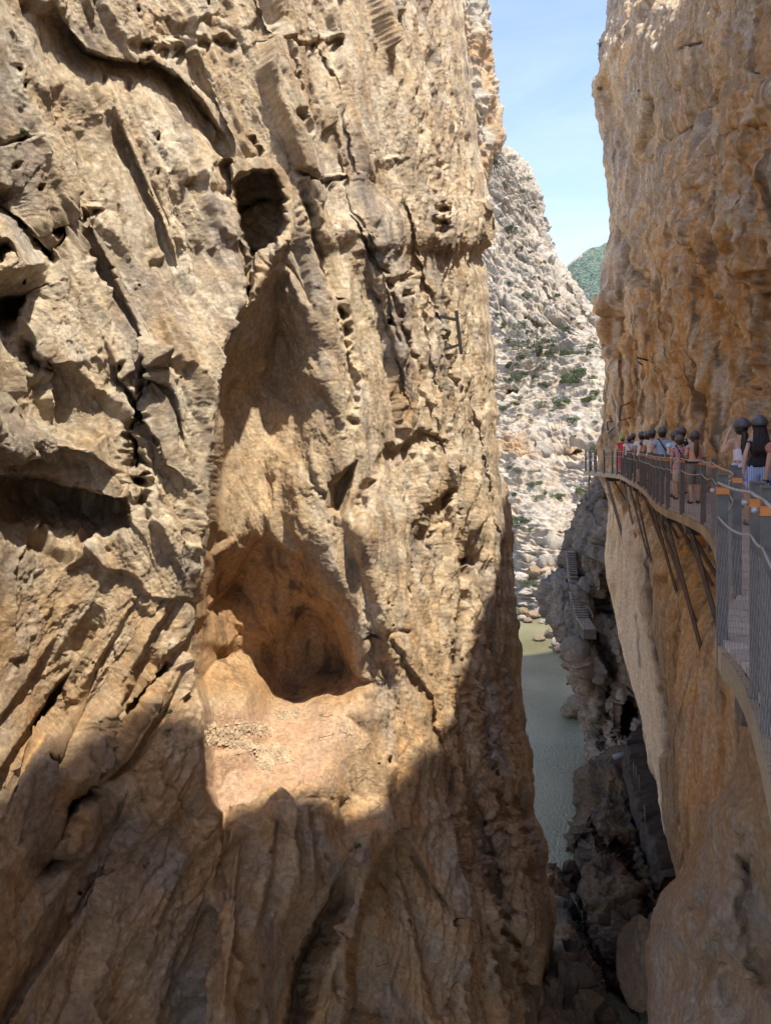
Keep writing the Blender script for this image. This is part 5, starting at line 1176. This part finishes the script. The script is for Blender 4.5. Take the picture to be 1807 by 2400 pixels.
for px, py, w_, h, lab in ((1256,1339,50,34,'largest pale boulder on the bank at the foot of the far slope'),(1222,1352,44,26,'pale boulder left of the largest one on the bank'),(1290,1364,24,22,'small round boulder right of the bank shrubs'),(1292,1388,34,30,'boulder squeezed against the grey spur on the bank'),
    (1240,1385,60,18,'long flat pale slab above the grey bank stones'),(1231,1412,40,18,'grey stone left of the middle of the bank pile'),(1262,1408,44,18,'grey stone in the middle of the bank pile'),(1282,1418,36,22,'light domed stone at the right of the bank pile'),(1274,1434,46,26,'big grey stone at the waterline on the right'),
    (1248,1440,40,20,'brown stone at the waterline in the middle'),(1226,1432,26,20,'dark stone at the waterline on the left'),(1238,1453,24,12,'low stone half in the water, left end of the bank'),(1224,1448,20,14,'small stone tucked against the left wall foot'),(1300,1400,22,26,'narrow stone behind the spur edge')):
    Y = min(wy(py+h*.35), 111)-.5; put_boulder(px, py, Y, w_, h, lab, group=G_B)
for px, py, w_, h, lab, me in ((1270,1457,17,10,'little rock poking out of the water near the far bank',BM[1]),(1294,1485,42,26,'brown rock in the river beside the spur',BM[3]),(1264,1495,32,16,'low rock in the river, left of the brown one',BM[3]),(1310,1508,40,30,'rough rock at the foot of the spur in the river',BM[1]),(1312,1520,40,18,'flat shelf rock in the river below the stair',BM[2]),(1345,1655,74,52,'broad layered rock slab jutting into the river from the spur',BM[2]),(1330,1540,26,22,'small rock against the spur at the waterline',BM[3])):
    Y = wy(py+h*.38); put_boulder(px, py, Y, w_, h, lab, me, 'rocks in the river')
b = put_boulder(1497, 2255, 23.5, 84, 200, 'large rounded tan boulder wedged between the dark outcrop and the buttress', BM[2]); b.rotation_euler = (0, .12, .3)
put_boulder(1362, 2075+260, 30.5, 90, 120, 'brown rock wedged at the bottom of the crevice', BM[3])

# ------------------------------------------------------------------ shrubs
def leaf_mat(name, c):
    m, t, b = new_mat(name); N = t.nodes.new; l = t.links.new
    g = N('ShaderNodeNewGeometry'); r = N('ShaderNodeValToRGB'); r.color_ramp.elements[0].color = (c[0]*.55, c[1]*.55, c[2]*.55, 1); r.color_ramp.elements[1].color = (c[0]*1.5, c[1]*1.4, c[2]*1.3, 1)
    l(g.outputs['Random Per Island'], r.inputs[0]); l(r.outputs[0], b.inputs['Base Color']); b.inputs['Roughness'].default_value = .7; return m
M_LEAF = [leaf_mat('dark_green_leaves', (.040,.062,.022)), leaf_mat('green_leaves', (.060,.095,.026)), leaf_mat('grey_green_leaves', (.075,.09,.05)), leaf_mat('dry_leaves', (.26,.17,.07))]
M_BARK = plain_mat('bark', (.11,.08,.06), .9)
def crown_mesh(seed, nleaf, leaf, flat=.75, lobes=7, mat=0):
    r = np.random.RandomState(seed); v = []; f = []
    L_ = [(r.normal(size=3)*np.array([.42,.42,.28])+np.array([0,0,.55]), r.uniform(.28, .52)) for _ in range(lobes)]
    for i in range(nleaf):
        c, rad = L_[r.randint(lobes)]; d = r.normal(size=3); d /= np.linalg.norm(d); p = c+d*rad*r.uniform(.55, 1.08)**.7; p[2] = max(.0, p[2]*flat)
        a = r.normal(size=3); a /= np.linalg.norm(a); b = np.cross(a, r.normal(size=3)); b /= np.linalg.norm(b); s = leaf*r.uniform(.6, 1.4); n = len(v)
        v += [p-a*s*.5, p+b*s*.28, p+a*s*.6, p-b*s*.28]; f.append((n, n+1, n+2, n+3))
    me = bpy.data.meshes.new('crown'); me.from_pydata([tuple(q) for q in v], [], f); me.materials.append(M_LEAF[mat]); return me
def stem_mesh(seed, h=.6):
    m = MB(); r = random.Random(seed)
    for k in range(5): a = r.uniform(0, 6.3); m.tube([(0,0,-.15),(.05*math.cos(a),.05*math.sin(a),h*.3),(.3*math.cos(a),.3*math.sin(a),h)], [.05,.035,.012], 5)
    me = bpy.data.meshes.new('trunk'); me.from_pydata([tuple(v) for v in m.v], [], m.f); me.materials.append(M_BARK); return me
CR = [crown_mesh(1, 1500, .13, .8, 7, 0), crown_mesh(2, 1400, .13, .7, 9, 1), crown_mesh(3, 1000, .13, .9, 8, 2), crown_mesh(4, 1200, .14, .6, 6, 1), crown_mesh(5, 1100, .12, 1.0, 9, 0)]
ST = [stem_mesh(1), stem_mesh(2)]
def plant(p, w_, h, label, cat='shrub', cr=None, group='shrubs on the far slope', name='shrub', trunk_h=0):
    o = empty(name, p, label, cat, group, rnd.uniform(0, 6))
    c = bpy.data.objects.new('crown', CR[rnd.randrange(5)] if cr is None else CR[cr]); C.objects.link(c); c.parent = o; c.scale = (w_, w_, h); c.location = (0, 0, trunk_h)
    t = bpy.data.objects.new('trunk', ST[rnd.randrange(2)]); C.objects.link(t); t.parent = o; t.scale = (w_*.8, w_*.8, h+trunk_h*1.3)
    return o
SH = [(1147,349,9,'at the notch under the orange crag'),(1200,357,4,'tiny, alone on the skyline'),(1228,402,7,'upright on the skyline, highest big one'),(1237,424,8,'just under the skyline shrub'),(1190,435,13,'in the middle of the upper cliff'),(1223,450,7,'right of the mid upper cliff shrub, left of two'),(1235,453,6,'right of the mid upper cliff shrub, right of two'),
(1232,475,6,'small on the upper cliff ledge'),(1248,487,6,'small under the cliff ledge'),(1250,500,6,'lowest of the small ones at the cliff edge'),(1195,538,11,'dark and round, beside the overhanging block'),(1218,581,7,'rusty, on a crack below the dark round one'),(1284,577,8,'on the skyline knob'),(1270,617,6,'left one of two at the cliff shoulder'),(1286,613,10,'right one of two at the cliff shoulder'),
(1229,638,8,'on the bare face, upper left'),(1246,655,8,'dry looking, above the diagonal crack'),(1190,664,6,'small, left side of the face'),(1230,690,11,'grey green, middle of the face'),(1300,697,8,'dark, right half of the face'),(1340,707,11,'bright, beside the long crack'),(1338,747,6,'dark dot low on the right face'),(1328,730,4,'tiny dot above the dark one'),
(1356,755,5,'tiny, near the right edge of the face'),(1258,759,6,'small, low on the face'),(1275,760,6,'small, right next to the low one'),(1272,772,9,'dark, above the pine clump'),(1244,765,5,'tiny, left of the low pair'),(1320,772,13,'tall, right of the pine clump'),(1166,745,8,'against the left wall, upper'),
(1180,760,9,'leafy, left of the pines'),(1176,778,7,'low, left of the pines'),(1195,775,9,'left of the grey pine'),(1190,803,13,'dark, lower left of the pines'),(1280,800,12,'right side of the pine clump'),(1292,815,8,'small, under the right pine'),(1325,825,15,'wide, on the scree right of the pines'),(1292,832,12,'dark, below the pines'),
(1368,820,13,'bushy, right part of the scree'),(1353,833,9,'left neighbour of the bushy one'),(1367,843,8,'under the bushy one'),(1405,842,7,'beside the right wall edge'),(1218,840,13,'round, under the pine clump'),(1191,862,13,'at the left, upper scree'),(1264,866,13,'wide, middle of the upper scree'),(1255,877,8,'under the wide middle one'),(1213,882,15,'long and green, above the long cave'),
(1230,872,8,'right end of the long green one'),(1189,892,8,'round, left of the long cave'),(1245,890,8,'small, above the pale block'),(1355,877,16,'round, beside the large pair'),(1334,893,22,'broad and dense, largest on the scree'),(1381,900,9,'pale, right part of the scree'),(1272,903,12,'dark, right of the long cave'),
(1391,926,11,'right one of the lower pair'),(1374,946,17,'left one of the lower pair, casts a clear shadow'),(1314,946,20,'loose grey green, centre of the slope'),(1213,936,8,'pale, right of the cave mouth'),(1176,954,12,'inside the cave mouth at the left wall'),(1202,951,11,'below the cave mouth'),(1262,961,14,'wide and low, centre left'),(1213,976,6,'tiny, above the orange hollow'),
(1422,962,14,'bright, beside the right wall'),(1344,996,14,'above the twin hollows'),(1392,995,7,'small and dry, above the boardwalk end'),(1387,1042,13,'dense, left of the boardwalk end'),(1425,1022,13,'behind the small bracket on the right wall'),(1190,1089,9,'small, under the orange hollow'),(1216,1105,12,'round, left of the low cave'),(1245,1112,8,'dry, right next to the round one'),
(1261,1127,8,'dark, upper of three in the middle'),(1243,1138,11,'largest of three in the middle'),(1272,1148,8,'smallest of three in the middle'),(1214,1134,5,'tiny, left of the three'),(1355,1148,13,'tall green, near the spur top'),(1365,1163,9,'at the spur edge, under the tall one'),(1254,1165,11,'grey, below the three'),(1304,1160,13,'grey and twiggy, centre'),
(1316,1164,7,'green tuft beside the twiggy one'),(1205,1158,9,'against the left wall, lower'),(1227,1225,14,'broad blue green, low left'),(1207,1215,8,'dark, hugging the left wall, low'),(1252,1245,7,'small, right of the broad blue green one'),(1307,1251,7,'small dark, near the spur'),(1222,1237,9,'dry, under the broad blue green one'),(1347,1035,6,'tiny, on the pale rib'),(1290,975,5,'tiny, centre'),(1240,990,5,'tiny, over the orange hollow')]
for px, py, s, lab in SH:
    p = AT_FAR(px, py+s*.45); m_ = p.y/F; plant(p-Vector((0,1.0,.2)), s*m_*1.15, s*m_*1.2, ('shrub on the slope, '+lab), group='shrubs on the far slope')
for px, py, w_, h, cr, lab in ((1245,825,22,28,4,'largest round pine in the clump on the far slope'),(1205,822,16,20,2,'blue green pine at the left of the clump'),(1217,775,15,16,2,'grey green pine standing above the clump'),(1265,835,14,16,0,'small pine at the right foot of the clump'),(1232,780,10,10,1,'bright green bush behind the big pine')):
    p = AT_FAR(px, py+h*.3); m_ = p.y/F; plant(p-Vector((0,1.6,.3)), w_*m_*.95, h*m_*1.1, lab, 'pine', cr, 'pines on the far slope', 'pine_tree', h*m_*.22)
# reeds and low bushes on the bank
for i, (px, py, w_, h, lab) in enumerate(((1235,1362,17,12,'green bush between the pale boulders, left'),(1252,1368,16,13,'green bush in front of the largest boulder'),(1272,1364,14,11,'grey green bush right of the largest boulder'),(1222,1372,12,9,'low bush at the left end of the bank'),(1288,1376,9,8,'little bush beside the round boulder'),(1214,1392,10,9,'dark bush against the left wall foot'))):
    Y = 107; plant(PT(px, py+h*.5, Y), w_*Y/F*.6, h*Y/F*.8, lab, 'shrub', 1 if i < 2 else 2, 'bushes on the river bank')
# small plants on the left wall
for px, py, s, cr, lab in ((45,310,20,3,'orange dry tuft on the left edge of the wall'),(422,495,22,2,'hanging dry green plant above the niche'),(281,478,9,1,'small green tuft left of the hanging plant'),(388,1672,16,0,'green tuft on the shaded buttress edge'),(394,1722,12,2,'pale tuft under the green one on the buttress'),(336,2030,13,0,'dark tuft low on the shaded wall'),(839,1982,17,1,'green cushion plant on the bright slope below the niche'),(545,138,10,2,'tuft in the horizontal crack near the top'),(970,300,14,2,'dry tuft high on the right ribs'),(1130,340,9,2,'grass tuft on the rib under the crag')):
    if 'dry' in lab: pass
    p, n_ = AT_LEFT(px, py); m_ = p.y/F; plant(p, s*m_*.55, s*m_*.7, lab, 'plant', cr, 'plants on the left wall', 'wall_plant')
for px, py, s, lab in ((1407,110,12,'dry bush on the top left edge of the right wall'),(1404,210,10,'dry tuft on the outline of the right wall'),(1500,215,8,'pale tuft on the upper right wall')):
    p = AT_RIGHT(px, py); m_ = p.y/F; plant(p-Vector((.1,0,0)), s*m_*.55, s*m_*.7, lab, 'plant', 2, 'plants on the right wall', 'wall_plant')
p = PT(1168,362,79); plant(PT(1158,395,84)*1.0, 1.0, 1.3, 'grey green bush in the notch between crag and cliff', 'shrub', 2)
# rubble on the niche floor: one field of broken stones
def rubble():
    r = np.random.RandomState(3); v = []; f = []
    base = [(-1,-1,-1),(1,-1,-1),(1,1,-1),(-1,1,-1),(-.6,-.7,1),(.8,-.6,.8),(.6,.7,1),(-.7,.5,.7)]; F_ = [(0,3,2,1),(4,5,6,7),(0,1,5,4),(1,2,6,5),(2,3,7,6),(3,0,4,7)]
    seg = [((485,1728),(560,1748),70),((560,1735),(640,1775),170),((640,1755),(675,1780),110),((560,1700),(640,1712),80),((650,1680),(700,1672),60),((600,1788),(640,1795),50),((490,1710),(560,1725),60),((800,1700),(822,1720),26)]
    for a, b, n_ in seg:
        for _ in range(int(n_*2.2)):
            t = r.rand(); px = a[0]+(b[0]-a[0])*t+r.normal()*4.5; py = a[1]+(b[1]-a[1])*t+r.normal()*7
            p, nn = AT_LEFT(px, py); s = r.uniform(.012, .04)*(1.4 if r.rand() < .1 else 1); R_ = Matrix.Rotation(r.uniform(0, 6), 3, 'Z') @ Matrix.Rotation(r.uniform(-.5, .5), 3, 'X'); k = len(v)
            for q in base: v.append(tuple(p+Vector((0,0,s*.4))+R_ @ Vector((q[0]*s*r.uniform(.7,1.3), q[1]*s, q[2]*s*.7))))
            f += [tuple(k+i for i in g) for g in F_]
    me = bpy.data.meshes.new('rubble'); me.from_pydata(v, [], f); o = link_mesh('rubble', me, plain_mat('broken_limestone', (.37,.275,.17), .9, 0, 4, .3)); tag(o, 'broken stones strewn over the niche floor', 'rubble', kind='stuff')
rubble()
